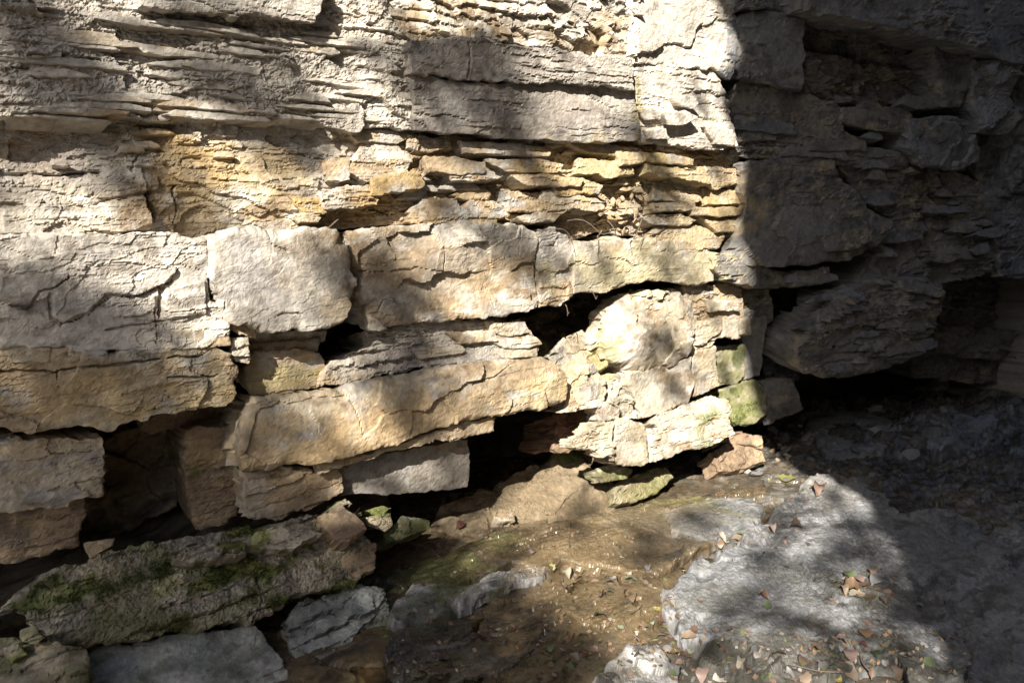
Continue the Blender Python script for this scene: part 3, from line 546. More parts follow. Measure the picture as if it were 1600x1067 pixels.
# ------------------------------------------------------------------ shaded part of the cliff
SHALE2 = [(.09, .45, .085), (.032, .2, .03)]
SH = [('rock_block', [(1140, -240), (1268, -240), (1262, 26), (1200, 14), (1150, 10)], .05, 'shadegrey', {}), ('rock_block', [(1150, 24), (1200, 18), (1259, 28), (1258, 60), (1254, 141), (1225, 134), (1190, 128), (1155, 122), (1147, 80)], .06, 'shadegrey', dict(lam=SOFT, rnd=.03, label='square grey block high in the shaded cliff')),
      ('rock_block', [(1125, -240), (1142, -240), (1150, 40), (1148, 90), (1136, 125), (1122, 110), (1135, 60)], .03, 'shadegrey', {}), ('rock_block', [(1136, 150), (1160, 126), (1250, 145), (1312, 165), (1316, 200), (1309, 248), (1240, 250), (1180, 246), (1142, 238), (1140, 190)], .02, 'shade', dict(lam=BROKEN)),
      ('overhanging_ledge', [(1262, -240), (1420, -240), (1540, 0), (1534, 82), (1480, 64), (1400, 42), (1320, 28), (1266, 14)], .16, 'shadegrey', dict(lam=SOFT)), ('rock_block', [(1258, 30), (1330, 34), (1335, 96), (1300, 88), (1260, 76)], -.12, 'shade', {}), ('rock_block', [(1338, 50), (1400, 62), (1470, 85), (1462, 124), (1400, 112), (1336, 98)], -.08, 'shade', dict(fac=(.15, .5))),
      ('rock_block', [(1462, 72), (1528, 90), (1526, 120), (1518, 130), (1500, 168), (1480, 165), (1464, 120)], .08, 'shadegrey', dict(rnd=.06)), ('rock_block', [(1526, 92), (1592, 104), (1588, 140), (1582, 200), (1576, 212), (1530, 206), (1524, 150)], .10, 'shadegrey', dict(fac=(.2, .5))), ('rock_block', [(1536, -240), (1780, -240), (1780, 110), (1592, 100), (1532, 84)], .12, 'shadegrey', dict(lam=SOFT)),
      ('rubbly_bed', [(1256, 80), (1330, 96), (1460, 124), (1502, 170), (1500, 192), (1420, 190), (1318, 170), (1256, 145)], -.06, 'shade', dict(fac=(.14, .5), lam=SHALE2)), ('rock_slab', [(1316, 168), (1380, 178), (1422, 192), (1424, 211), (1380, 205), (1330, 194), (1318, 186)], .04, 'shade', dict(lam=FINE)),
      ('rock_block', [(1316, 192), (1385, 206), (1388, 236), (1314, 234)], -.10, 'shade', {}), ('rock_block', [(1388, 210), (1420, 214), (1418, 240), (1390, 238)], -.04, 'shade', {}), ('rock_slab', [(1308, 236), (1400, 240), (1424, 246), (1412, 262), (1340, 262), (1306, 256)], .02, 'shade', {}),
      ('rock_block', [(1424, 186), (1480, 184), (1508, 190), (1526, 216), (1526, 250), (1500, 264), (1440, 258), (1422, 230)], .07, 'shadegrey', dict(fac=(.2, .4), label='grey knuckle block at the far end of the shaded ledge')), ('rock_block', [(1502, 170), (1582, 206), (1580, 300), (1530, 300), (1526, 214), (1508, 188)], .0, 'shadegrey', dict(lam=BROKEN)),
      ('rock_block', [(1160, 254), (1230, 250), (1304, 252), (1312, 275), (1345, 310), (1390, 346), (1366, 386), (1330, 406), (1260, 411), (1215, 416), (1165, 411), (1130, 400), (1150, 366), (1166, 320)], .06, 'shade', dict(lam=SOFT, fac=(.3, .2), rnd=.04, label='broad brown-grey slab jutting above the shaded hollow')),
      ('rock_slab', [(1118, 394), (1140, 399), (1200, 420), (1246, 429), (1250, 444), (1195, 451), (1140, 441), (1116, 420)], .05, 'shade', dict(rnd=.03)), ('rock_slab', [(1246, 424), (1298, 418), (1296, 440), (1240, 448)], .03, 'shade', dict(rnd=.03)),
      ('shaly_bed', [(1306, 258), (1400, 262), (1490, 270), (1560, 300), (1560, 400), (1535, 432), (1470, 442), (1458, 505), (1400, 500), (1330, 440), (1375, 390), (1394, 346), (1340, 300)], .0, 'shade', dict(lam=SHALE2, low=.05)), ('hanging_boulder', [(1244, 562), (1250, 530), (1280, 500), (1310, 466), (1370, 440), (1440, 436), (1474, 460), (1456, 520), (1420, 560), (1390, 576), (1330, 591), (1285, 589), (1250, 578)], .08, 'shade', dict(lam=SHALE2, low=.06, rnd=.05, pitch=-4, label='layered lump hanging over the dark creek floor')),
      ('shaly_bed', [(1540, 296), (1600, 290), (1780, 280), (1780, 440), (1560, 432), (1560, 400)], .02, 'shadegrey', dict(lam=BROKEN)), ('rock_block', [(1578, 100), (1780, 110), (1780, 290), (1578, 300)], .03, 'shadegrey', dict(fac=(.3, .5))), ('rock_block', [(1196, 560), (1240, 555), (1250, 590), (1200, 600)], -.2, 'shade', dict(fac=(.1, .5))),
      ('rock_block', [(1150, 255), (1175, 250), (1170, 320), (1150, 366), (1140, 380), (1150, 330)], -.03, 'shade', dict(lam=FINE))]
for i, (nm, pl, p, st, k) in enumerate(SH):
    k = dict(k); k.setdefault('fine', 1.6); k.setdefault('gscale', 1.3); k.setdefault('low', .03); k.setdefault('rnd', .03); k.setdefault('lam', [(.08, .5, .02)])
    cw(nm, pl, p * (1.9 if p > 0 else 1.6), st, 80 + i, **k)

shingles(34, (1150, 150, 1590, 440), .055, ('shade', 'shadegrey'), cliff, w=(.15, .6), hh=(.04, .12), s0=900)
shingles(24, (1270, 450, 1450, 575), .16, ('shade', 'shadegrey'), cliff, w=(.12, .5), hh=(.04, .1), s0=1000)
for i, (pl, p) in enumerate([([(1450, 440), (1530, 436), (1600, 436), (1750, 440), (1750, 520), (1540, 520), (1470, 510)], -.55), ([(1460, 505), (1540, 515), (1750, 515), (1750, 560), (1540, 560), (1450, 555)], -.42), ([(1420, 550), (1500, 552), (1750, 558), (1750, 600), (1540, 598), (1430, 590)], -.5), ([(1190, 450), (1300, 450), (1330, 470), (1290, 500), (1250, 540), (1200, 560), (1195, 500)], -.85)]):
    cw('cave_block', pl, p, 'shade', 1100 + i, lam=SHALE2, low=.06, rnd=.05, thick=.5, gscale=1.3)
# ------------------------------------------------------------------ creek bed
def ground_z(x, y):
    z = -.045 + .03 * fbm(x * .9, y * 1.1, 301, 4) + .006 * fbm(x * 9, y * 9, 302, 4)
    ci, cj, dx, dy, e = voronoi(x * 2.6 + .15 * noise(x * 6, y * 6, 3), y * 3.4 + .15 * noise(x * 6, y * 6, 4), 305)
    z += (h01(ci, cj, 306) - .5) * .025 - .012 * (1 - sm(e, 0, .07)) + ((h01(ci, cj, 307) - .5) * dx + (h01(ci, cj, 308) - .5) * dy) * .03
    z += .10 * sm(x, 4.2, 5.5) * sm(y, 1.2, 2.6) * (.6 + fbm(x * 1.6, y * 2.1, 310, 4)) + .02 * sm(x, 3.6, 5) * fbm(x * 12, y * 14, 311, 3)
    return z
def creek_bed():
    xs = np.concatenate([np.linspace(-70, -2, 40), np.linspace(-1.9, .1, 40), np.arange(.12, 5.2, .0125), np.linspace(5.21, 11, 140), np.linspace(11.2, 70, 50)])
    ys = np.concatenate([np.linspace(-70, -2, 40), np.linspace(-1.9, .5, 40), np.arange(.52, 4.3, .0135), np.linspace(4.35, 9, 40)])
    x, y = np.meshgrid(xs, ys); x = x.ravel(); y = y.ravel()
    z = ground_z(x, y)
    idx = np.arange(len(xs) * len(ys)).reshape(len(ys), len(xs))
    F = np.stack([idx[:-1, :-1], idx[:-1, 1:], idx[1:, 1:], idx[1:, :-1]], -1).reshape(-1, 4)
    X = np.stack([x, y, z], 1)
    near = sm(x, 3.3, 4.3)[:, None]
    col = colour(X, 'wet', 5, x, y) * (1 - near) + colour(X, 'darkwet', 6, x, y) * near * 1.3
    STATS[0] += len(F) * 2
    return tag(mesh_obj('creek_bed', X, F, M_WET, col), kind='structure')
bed = creek_bed()
def gs(name, poly, z, style, seed, tx=0.0, ty=0.0, parent=None, label=None, category=None, **k):
    k.setdefault('thick', .12)
    o = rock(name, poly, gp(poly, z, tx, ty), style, seed=seed, parent=parent, **k)
    if label: tag(o, label, category)
    return o
# ledges of the bed itself
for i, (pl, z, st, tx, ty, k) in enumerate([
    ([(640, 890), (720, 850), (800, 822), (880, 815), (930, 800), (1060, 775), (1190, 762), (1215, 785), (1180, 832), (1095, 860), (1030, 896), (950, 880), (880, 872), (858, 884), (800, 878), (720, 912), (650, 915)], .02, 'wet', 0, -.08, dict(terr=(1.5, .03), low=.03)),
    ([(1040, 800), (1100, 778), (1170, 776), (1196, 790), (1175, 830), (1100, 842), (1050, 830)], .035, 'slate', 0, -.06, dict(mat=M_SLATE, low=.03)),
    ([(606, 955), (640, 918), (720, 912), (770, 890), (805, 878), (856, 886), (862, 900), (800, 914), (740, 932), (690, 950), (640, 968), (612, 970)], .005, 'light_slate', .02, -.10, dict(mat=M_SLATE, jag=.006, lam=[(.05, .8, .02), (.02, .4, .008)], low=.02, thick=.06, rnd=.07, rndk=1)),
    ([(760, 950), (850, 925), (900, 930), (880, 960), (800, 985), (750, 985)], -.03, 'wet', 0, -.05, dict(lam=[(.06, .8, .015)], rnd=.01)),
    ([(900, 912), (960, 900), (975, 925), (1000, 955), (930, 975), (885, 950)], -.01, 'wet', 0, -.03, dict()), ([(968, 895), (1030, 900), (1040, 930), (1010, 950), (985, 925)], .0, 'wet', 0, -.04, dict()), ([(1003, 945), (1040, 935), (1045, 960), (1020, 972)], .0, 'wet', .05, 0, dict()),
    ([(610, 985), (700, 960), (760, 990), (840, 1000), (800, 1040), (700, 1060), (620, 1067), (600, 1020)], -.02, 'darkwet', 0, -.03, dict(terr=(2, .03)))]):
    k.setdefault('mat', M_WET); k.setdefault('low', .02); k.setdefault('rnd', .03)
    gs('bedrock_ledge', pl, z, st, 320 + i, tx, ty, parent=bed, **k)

def water_sheet():
    c = [ground_hit(x, y, -.055) for x, y in [(830, 935), (1060, 925), (1100, 1010), (1250, 1080), (1500, 1020), (1640, 1000), (1640, 1200), (700, 1200), (760, 1020)]]
    n = 60
    P = np.array([q[:2] for q in c]); lo, hi = P.min(0), P.max(0)
    x, y = np.meshgrid(np.linspace(lo[0], hi[0], n), np.linspace(lo[1], hi[1], n))
    idx = np.arange(n * n).reshape(n, n)
    F = np.stack([idx[:-1, :-1], idx[:-1, 1:], idx[1:, 1:], idx[1:, :-1]], -1).reshape(-1, 4)
    m = bpy.data.materials.new('creek_water'); m.use_nodes = True
    nt = m.node_tree; b = nt.nodes['Principled BSDF']
    b.inputs['Base Color'].default_value = (.75, .68, .5, 1); b.inputs['Transmission Weight'].default_value = 1.0
    b.inputs['Roughness'].default_value = .02; b.inputs['IOR'].default_value = 1.33
    no = nt.nodes.new('ShaderNodeTexNoise'); no.inputs['Scale'].default_value = 18; tcn = nt.nodes.new('ShaderNodeTexCoord')
    nt.links.new(tcn.outputs['Object'], no.inputs['Vector'])
    bp = nt.nodes.new('ShaderNodeBump'); bp.inputs['Strength'].default_value = .12; bp.inputs['Distance'].default_value = .02
    nt.links.new(no.outputs[0], bp.inputs['Height']); nt.links.new(bp.outputs[0], b.inputs['Normal'])
    return tag(mesh_obj('creek_water', np.stack([x.ravel(), y.ravel(), np.full(n * n, -.055)], 1), F, m, smooth=True), kind='structure')
water_sheet()

# ------------------------------------------------------------------ loose slabs and boulders at the foot: things of their own
def ws(name, poly, p, style, seed, label, category, yaw=None, pitch=0.0, **k):
    o = rock(name, poly, wp(poly, p, yaw, pitch), style, seed=seed, **k)
    return tag(o, label, category)
ledge = ws('mossy_slab', [(8, 948), (22, 920), (60, 900), (130, 872), (170, 858), (220, 850), (270, 836), (330, 832), (390, 818), (450, 815), (500, 803), (536, 786), (556, 800), (580, 826), (592, 862), (586, 888), (560, 905), (500, 920), (455, 930), (430, 955), (400, 972), (340, 980), (270, 985), (215, 1000), (130, 1010), (95, 1005), (70, 985), (45, 966)], .16, 'mossy', 50, 'thick brown slab patched with green moss at the cliff foot', 'rock slab', pitch=34,
   lam=[(.06, .5, .03), (.02, .2, .012)], low=.06, rnd=.08, jag=.014, thick=.3, rough=.005, cracks=[([(400, 905), (408, 940), (395, 972)], .02, .05), ([(250, 880), (330, 885), (400, 900)], .008, .03)])
for i, pl in enumerate([[(268, 872), (300, 858), (345, 848), (378, 846), (382, 866), (345, 876), (300, 878)], [(362, 846), (420, 826), (465, 816), (500, 836), (452, 862), (400, 856)], [(500, 806), (535, 788), (556, 802), (575, 830), (545, 850), (515, 838)], [(405, 945), (450, 925), (445, 948), (412, 958)], [(545, 850), (588, 850), (586, 888), (560, 900), (535, 880)]]):
    o = rock('layer', pl, wp(pl, .20 if i < 4 else .2, None, 40), 'mossy' if i < 2 else 'brown', seed=270 + i, parent=ledge, thick=.1, rnd=.02, low=.015, lam=FINE)
ws('grey_slab', [(138, 1008), (200, 1002), (270, 989), (340, 980), (395, 974), (412, 985), (432, 1015), (449, 1042), (457, 1080), (460, 1200), (120, 1200), (132, 1060)], .33, 'smooth_slate', 51, 'smooth grey slab under the mossy one', 'rock slab', pitch=52, fine=0, low=.03, rnd=.03, mat=M_SLATE, jag=.006, terr=(1.4, .012), cracks=[([(375, 1065), (420, 1050), (449, 1040)], .006, .02)], thick=.25)
ws('dark_mossy_rock', [(-460, 985), (10, 990), (60, 1002), (100, 1012), (137, 1014), (138, 1055), (128, 1200), (-460, 1200)], .3, 'mossy', 52, 'dark mossy rock in the bottom corner', 'rock', pitch=50, low=.06, rnd=.05, lam=SOFT, thick=.25)
ws('grey_boulder', [(455, 965), (470, 935), (520, 922), (560, 912), (600, 920), (614, 970), (612, 1000), (590, 1025), (540, 1035), (490, 1046), (465, 1042), (454, 1005)], .30, 'smooth_slate', 53, 'rough grey-green boulder beside the smooth slab', 'boulder', pitch=40, low=.06, rnd=.06, lam=[(.07, .4, .035)], fac=(.16, .3), mat=M_SLATE, thick=.3)
ws('pale_ledge_slab', [(1008, 662), (1040, 641), (1090, 626), (1115, 619), (1138, 626), (1144, 640), (1138, 653), (1090, 657), (1040, 670)], .10, 'pale', 54, 'pale grey wedge slab lying under the cream block', 'rock slab', pitch=30, lam=FINE, rnd=.03, low=.02)
ws('pale_ledge_slab', [(893, 690), (920, 675), (945, 657), (958, 662), (960, 722), (930, 707), (905, 701)], .17, 'pale', 55, 'ragged cream pointed slab at the open end of the ledge', 'rock slab', pitch=12, lam=FINE, rnd=.03, low=.02, jag=.014, thick=.12)
ws('pale_ledge_slab', [(961, 655), (985, 652), (1012, 664), (1015, 722), (1000, 728), (962, 722)], .17, 'pale', 56, 'squarish cream slab in the middle of the ledge', 'rock slab', pitch=12, lam=[(.06, .5, .02)], rnd=.03, low=.02, thick=.15)
ws('pale_ledge_slab', [(1014, 672), (1040, 669), (1090, 658), (1138, 655), (1146, 678), (1120, 692), (1080, 703), (1040, 716), (1017, 722)], .16, 'pale', 57, 'pale layered slab with green moss streaks', 'rock slab', pitch=12, lam=FINE, rnd=.04, low=.02)
ws('green_block', [(1120, 612), (1150, 602), (1185, 594), (1197, 615), (1200, 648), (1182, 662), (1155, 664), (1140, 650), (1126, 626)], -.02, 'greenstone', 58, 'yellow-green mossy block at the edge of the shade', 'rock', pitch=12, rnd=.04, low=.02)
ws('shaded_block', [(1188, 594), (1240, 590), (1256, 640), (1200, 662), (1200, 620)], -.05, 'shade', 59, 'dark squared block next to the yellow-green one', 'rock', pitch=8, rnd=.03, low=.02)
for i, (pl, p, st, pit, lab) in enumerate([
    ([(865, 546), (880, 528), (905, 518), (925, 526), (930, 540), (900, 551), (875, 553)], -.10, 'tan', 30, 'tan angular stone deep in the hollow'), ([(913, 522), (945, 500), (960, 510), (956, 530), (925, 548)], -.06, 'pale', 20, 'tilted cream stone leaning on the rounded block'),
    ([(846, 560), (900, 548), (946, 546), (952, 572), (905, 590), (885, 578)], -.04, 'tan', 40, 'flat tan stone on the floor of the hollow'), ([(888, 600), (905, 580), (925, 567), (946, 590), (951, 612), (935, 628), (905, 634), (886, 640), (884, 620)], .06, 'tan', 8, 'pyramid-shaped tan stone at the slab end'),
    ([(870, 645), (905, 630), (946, 620), (941, 634), (900, 642)], .07, 'pale', 10, 'thin wedge stone under the pyramid-shaped one'), ([(949, 600), (957, 585), (972, 595), (985, 620), (998, 655), (975, 650), (957, 630)], .05, 'pale', 5, 'cream upright splinter beside the square block'),
    ([(973, 585), (984, 588), (994, 625), (1001, 655), (992, 652), (984, 625)], .02, 'stain', 5, 'thin grey upright splinter between cream stones'), ([(934, 632), (950, 628), (972, 640), (968, 655), (945, 658)], .10, 'pale', 15, 'small cream stone wedged above the pale ledge'),
    ([(933, 732), (955, 725), (988, 735), (980, 748), (945, 753)], .05, 'greenstone', 25, 'rounded stone with bright green moss under the ledge'), ([(958, 757), (1000, 738), (1042, 727), (1052, 745), (1030, 768), (990, 784), (962, 784)], .02, 'greenstone', 40, 'stepped yellowish rock below the mossy stone'),
    ([(1110, 706), (1140, 690), (1190, 698), (1196, 720), (1165, 732), (1126, 736)], .05, 'brown', 40, 'brown block with a mossy front by the shade line'), ([(1110, 700), (1120, 672), (1190, 680), (1195, 700), (1140, 690)], .0, 'brown', 30, 'flat brown stone behind the mossy-fronted block'),
    ([(565, 798), (600, 789), (612, 793), (600, 804), (575, 804)], .02, 'greenstone', 25, 'flat green stone in the crevice below the long slab'), ([(572, 808), (610, 800), (613, 820), (600, 830), (577, 821)], .05, 'tan', 15, 'little tan block in the crevice'),
    ([(602, 834), (625, 806), (672, 812), (669, 824), (640, 838), (606, 848)], .04, 'greenstone', 40, 'mossy stone at the dark cave mouth'), ([(133, 848), (180, 840), (176, 852), (155, 862), (143, 871)], .08, 'tan', 20, 'small sunlit wedge stone above the mossy slab'),
    ([(30, 985), (52, 975), (72, 990), (60, 1008), (34, 1004)], .28, 'mossy', 30, 'greenish lump beside the dark mossy rock'), ([(5, 1010), (30, 1000), (45, 1020), (20, 1032)], .3, 'mossy', 40, 'little ochre stone in the bottom corner'),
    ([(440, 985), (455, 980), (462, 1010), (452, 1020)], .2, 'tan', 20, 'chip jammed between smooth slab and boulder'), ([(450, 1015), (466, 1010), (470, 1040), (460, 1045)], .2, 'rust', 20, 'reddish chip low between slab and boulder'),
    ([(770, 806), (800, 800), (806, 812), (788, 815)], -.10, 'pale', 60, 'small flat stone on the brown slope'), ([(1430, 600), (1462, 592), (1476, 606), (1450, 618)], -.9, 'shade', 50, 'dim brown stone far back in the shaded hollow'), ([(1466, 590), (1475, 588), (1484, 604), (1478, 608)], -.8, 'white', 30, 'white splinter standing in the dark hollow')]):
    ws('loose_stone', pl, p, st, 280 + i, lab, 'stone', pitch=pit, thick=.14, rnd=.02, low=.012, fac=(.09, .35), jag=.006)

slab = gs('creek_slab', [(1262, 742), (1300, 733), (1345, 748), (1400, 788), (1480, 800), (1600, 828), (1760, 880), (1760, 1150), (1560, 1120), (1450, 1060), (1380, 1040), (1300, 1045), (1230, 1050), (1130, 1030), (1070, 985), (1040, 945), (1034, 906), (1065, 878), (1095, 862), (1150, 842), (1195, 805), (1230, 770)], .045, 'creek_slate', 401, tx=-.02, ty=-.06, mat=M_SLATE, low=.035, terr=(1.1, .025), fac=(.35, .06), fine=0, pits=(.03, .007), rndk=1, rnd=.14, rough=.0024, jag=.012, thick=.2,
   cracks=[([(1240, 870), (1275, 900), (1310, 935), (1350, 940)], .03, .05), ([(1280, 800), (1360, 825), (1440, 830), (1600, 850)], .012, .03), ([(1180, 840), (1230, 860), (1260, 880)], .015, .03)], label='broad grey creek slab, half sunlit, running into the shade', category='rock slab')
gs('creek_boulder', [(930, 1060), (960, 1020), (985, 1000), (1010, 1002), (1040, 1020), (1062, 1040), (1070, 1110), (930, 1130)], .05, 'light_slate', 402, tx=.1, ty=-.25, mat=M_SLATE, low=.06, rnd=.06, fac=(.12, .5), label='small jagged grey rock at the bottom edge', category='rock')
gs('creek_boulder', [(1095, 1030), (1110, 1005), (1150, 995), (1175, 1005), (1165, 1035), (1130, 1045)], .03, 'slate', 403, ty=-.2, mat=M_SLATE, low=.05, rnd=.05, fac=(.1, .6), label='blocky grey rock in front of the creek slab', category='rock')
gs('creek_boulder', [(1165, 1010), (1230, 1012), (1290, 1020), (1290, 1060), (1210, 1065), (1160, 1045)], .0, 'slate', 404, mat=M_SLATE, low=.06, rnd=.06, fac=(.14, .5), label='low dark rock under the leaf litter', category='rock')
gs('creek_boulder', [(1400, 1010), (1470, 1005), (1520, 1030), (1500, 1075), (1420, 1080)], .0, 'slate', 405, mat=M_SLATE, low=.06, rnd=.06, fac=(.14, .5), label='dark wet rock near the pool corner', category='rock')
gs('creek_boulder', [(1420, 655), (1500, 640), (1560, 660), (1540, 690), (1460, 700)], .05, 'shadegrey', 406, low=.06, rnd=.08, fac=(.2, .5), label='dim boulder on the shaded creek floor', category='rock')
gs('creek_boulder', [(1262, 655), (1340, 640), (1410, 660), (1380, 700), (1290, 705)], .03, 'slate', 407, low=.06, rnd=.08, label='flat dark rock in the shade beyond the grey slab', category='rock')

# ------------------------------------------------------------------ rubble lodged on the cliff and the floor
def stone_mesh(seed, style):
    import bmesh
    bm = bmesh.new(); bmesh.ops.create_icosphere(bm, subdivisions=2, radius=1)
    V = np.array([v.co[:] for v in bm.verts]); F = np.array([[v.index for v in f.verts] for f in bm.faces]); bm.free()
    rs = np.random.RandomState(seed)
    n = rs.normal(size=(11, 3)); n /= np.linalg.norm(n, axis=1)[:, None]
    d = rs.uniform(.45, .9, 11)
    r = np.min(np.where(V @ n.T > .05, d / np.maximum(V @ n.T, .05), 2.0), 1)
    V = V * np.minimum(r, 1.1)[:, None] * np.array([1, .75, .5])
    col = np.tile(np.array(STYLE[style][rs.randint(3)]), (len(V), 1))
    o = mesh_obj('stone', V, F, M_DRY, col); me = o.data
    bpy.data.objects.remove(o)
    return me
rs = np.random.RandomState(4)
SM = {st: [stone_mesh(k + 7 * i, st) for k in range(5)] for i, st in enumerate(('tan', 'grey', 'shade', 'slate', 'wet'))}
def put_stone(st, loc, size, parent):
    o = bpy.data.objects.new('stone', SM[st][rs.randint(5)])
    C.objects.link(o); o.parent = parent
    o.location = loc; o.rotation_euler = rs.uniform(0, 6.28, 3).tolist()
    o.scale = (size * rs.uniform(.8, 1.3), size, size * rs.uniform(.6, 1))
    return o
for (x0, x1, y0, y1, n, st, p, s0, s1) in [(600, 900, 5, 70, 8, 'tan', .02, .02, .04), (955, 1005, 300, 365, 26, 'tan', .0, .01, .025), (1290, 1470, 125, 185, 24, 'shade', -.08, .015, .04), (1120, 1140, 395, 440, 12, 'tan', .02, .01, .02), (500, 640, 195, 215, 22, 'tan', .0, .008, .018), (230, 350, 180, 190, 10, 'grey', .03, .012, .03)]:
    for i in range(n):
        px, py = rs.uniform(x0, x1), rs.uniform(y0, y1)
        put_stone(st, wall_hit(px, py, p + rs.uniform(-.03, .01)).tolist(), rs.uniform(s0, s1), cliff)

dg = bpy.context.evaluated_depsgraph_get()
def drop(px, py):
    """where the ray of a traced spot meets the built ground"""
    d = ray(px, py); d = d / np.linalg.norm(d)
    hit, loc, nor, _, ob, _ = scene.ray_cast(dg, Vector((CAM + d * .2).tolist()), Vector(d.tolist()))
    return (loc, nor) if hit else (Vector(ground_hit(px, py).tolist()), Vector((0, 0, 1)))
for (x0, x1, y0, y1, n, st, s0, s1) in [(1190, 1600, 600, 720, 50, 'slate', .02, .07), (1040, 1500, 1000, 1065, 38, 'slate', .008, .025), (840, 1060, 890, 1060, 110, 'wet', .005, .018), (620, 1200, 790, 900, 60, 'wet', .005, .013), (600, 860, 900, 1060, 50, 'wet', .006, .02), (1195, 1240, 665, 720, 10, 'tan', .015, .03)]:
    for i in range(n):
        loc, nor = drop(rs.uniform(x0, x1), rs.uniform(y0, y1))
        if nor.z > .3: put_stone(st, loc, rs.uniform(s0, s1), bed)

# ------------------------------------------------------------------ fallen leaves
def leaf_mesh(k):
    r = np.random.RandomState(k)
    n = 9; t = np.linspace(0, 1, n)
    w = (np.sin(np.pi * t ** (.8 + .15 * k % .5)) ** .8) * (.30 + .05 * (k % 4)) * (1 + .12 * np.sin(t * 19 + k) * (k % 2))
    w[0] = .012; w[-1] = .004
    arc = (.16 + .22 * r.rand()) * (1 if k % 3 else -.6)
    V = []
    for i in range(n):
        zc = arc * math.sin(math.pi * t[i]) + .06 * r.normal() * t[i]
        V += [(t[i] - .5, -w[i], zc + .30 * w[i] + .04 * r.normal()), (t[i] - .5, 0, zc), (t[i] - .5, w[i], zc + .30 * w[i] + .04 * r.normal())]
    F = []
    for i in range(n - 1):
        a = i * 3
        F += [(a, a + 1, a + 4, a + 3), (a + 1, a + 2, a + 5, a + 4)]
    b = len(V)
    V += [(-.5, -.012, 0), (-.5, .012, 0), (-.78, -.008, .05), (-.78, .008, .05)]
    F += [(b, b + 1, b + 3, b + 2)]
    o = mesh_obj('leaf', np.array(V), np.array(F), M_LEAF, smooth=True); me = o.data; bpy.data.objects.remove(o)
    return me
LM = [leaf_mesh(k) for k in range(9)]
COL = {'green': (.19, .25, .08), 'pale green': (.33, .38, .20), 'dark green': (.06, .09, .03), 'yellow-green': (.38, .38, .06), 'yellow': (.55, .45, .04), 'orange': (.40, .21, .08), 'tan': (.42, .28, .16), 'brown': (.20, .11, .06),
       'pinkish': (.44, .27, .21), 'grey': (.33, .31, .30), 'red-brown': (.28, .09, .05), 'pale': (.55, .47, .37), 'rusty': (.30, .15, .08), 'cream': (.60, .50, .33)}
Z1, Z2, Z3, Z4, Z5, Z6 = 'on the wet brown bedrock', 'in the leaf-filled hollow of the grey slab', 'in the litter before the grey slab', 'near the small jagged grey rock', 'along the crack behind the grey slab', 'on top of the grey slab'
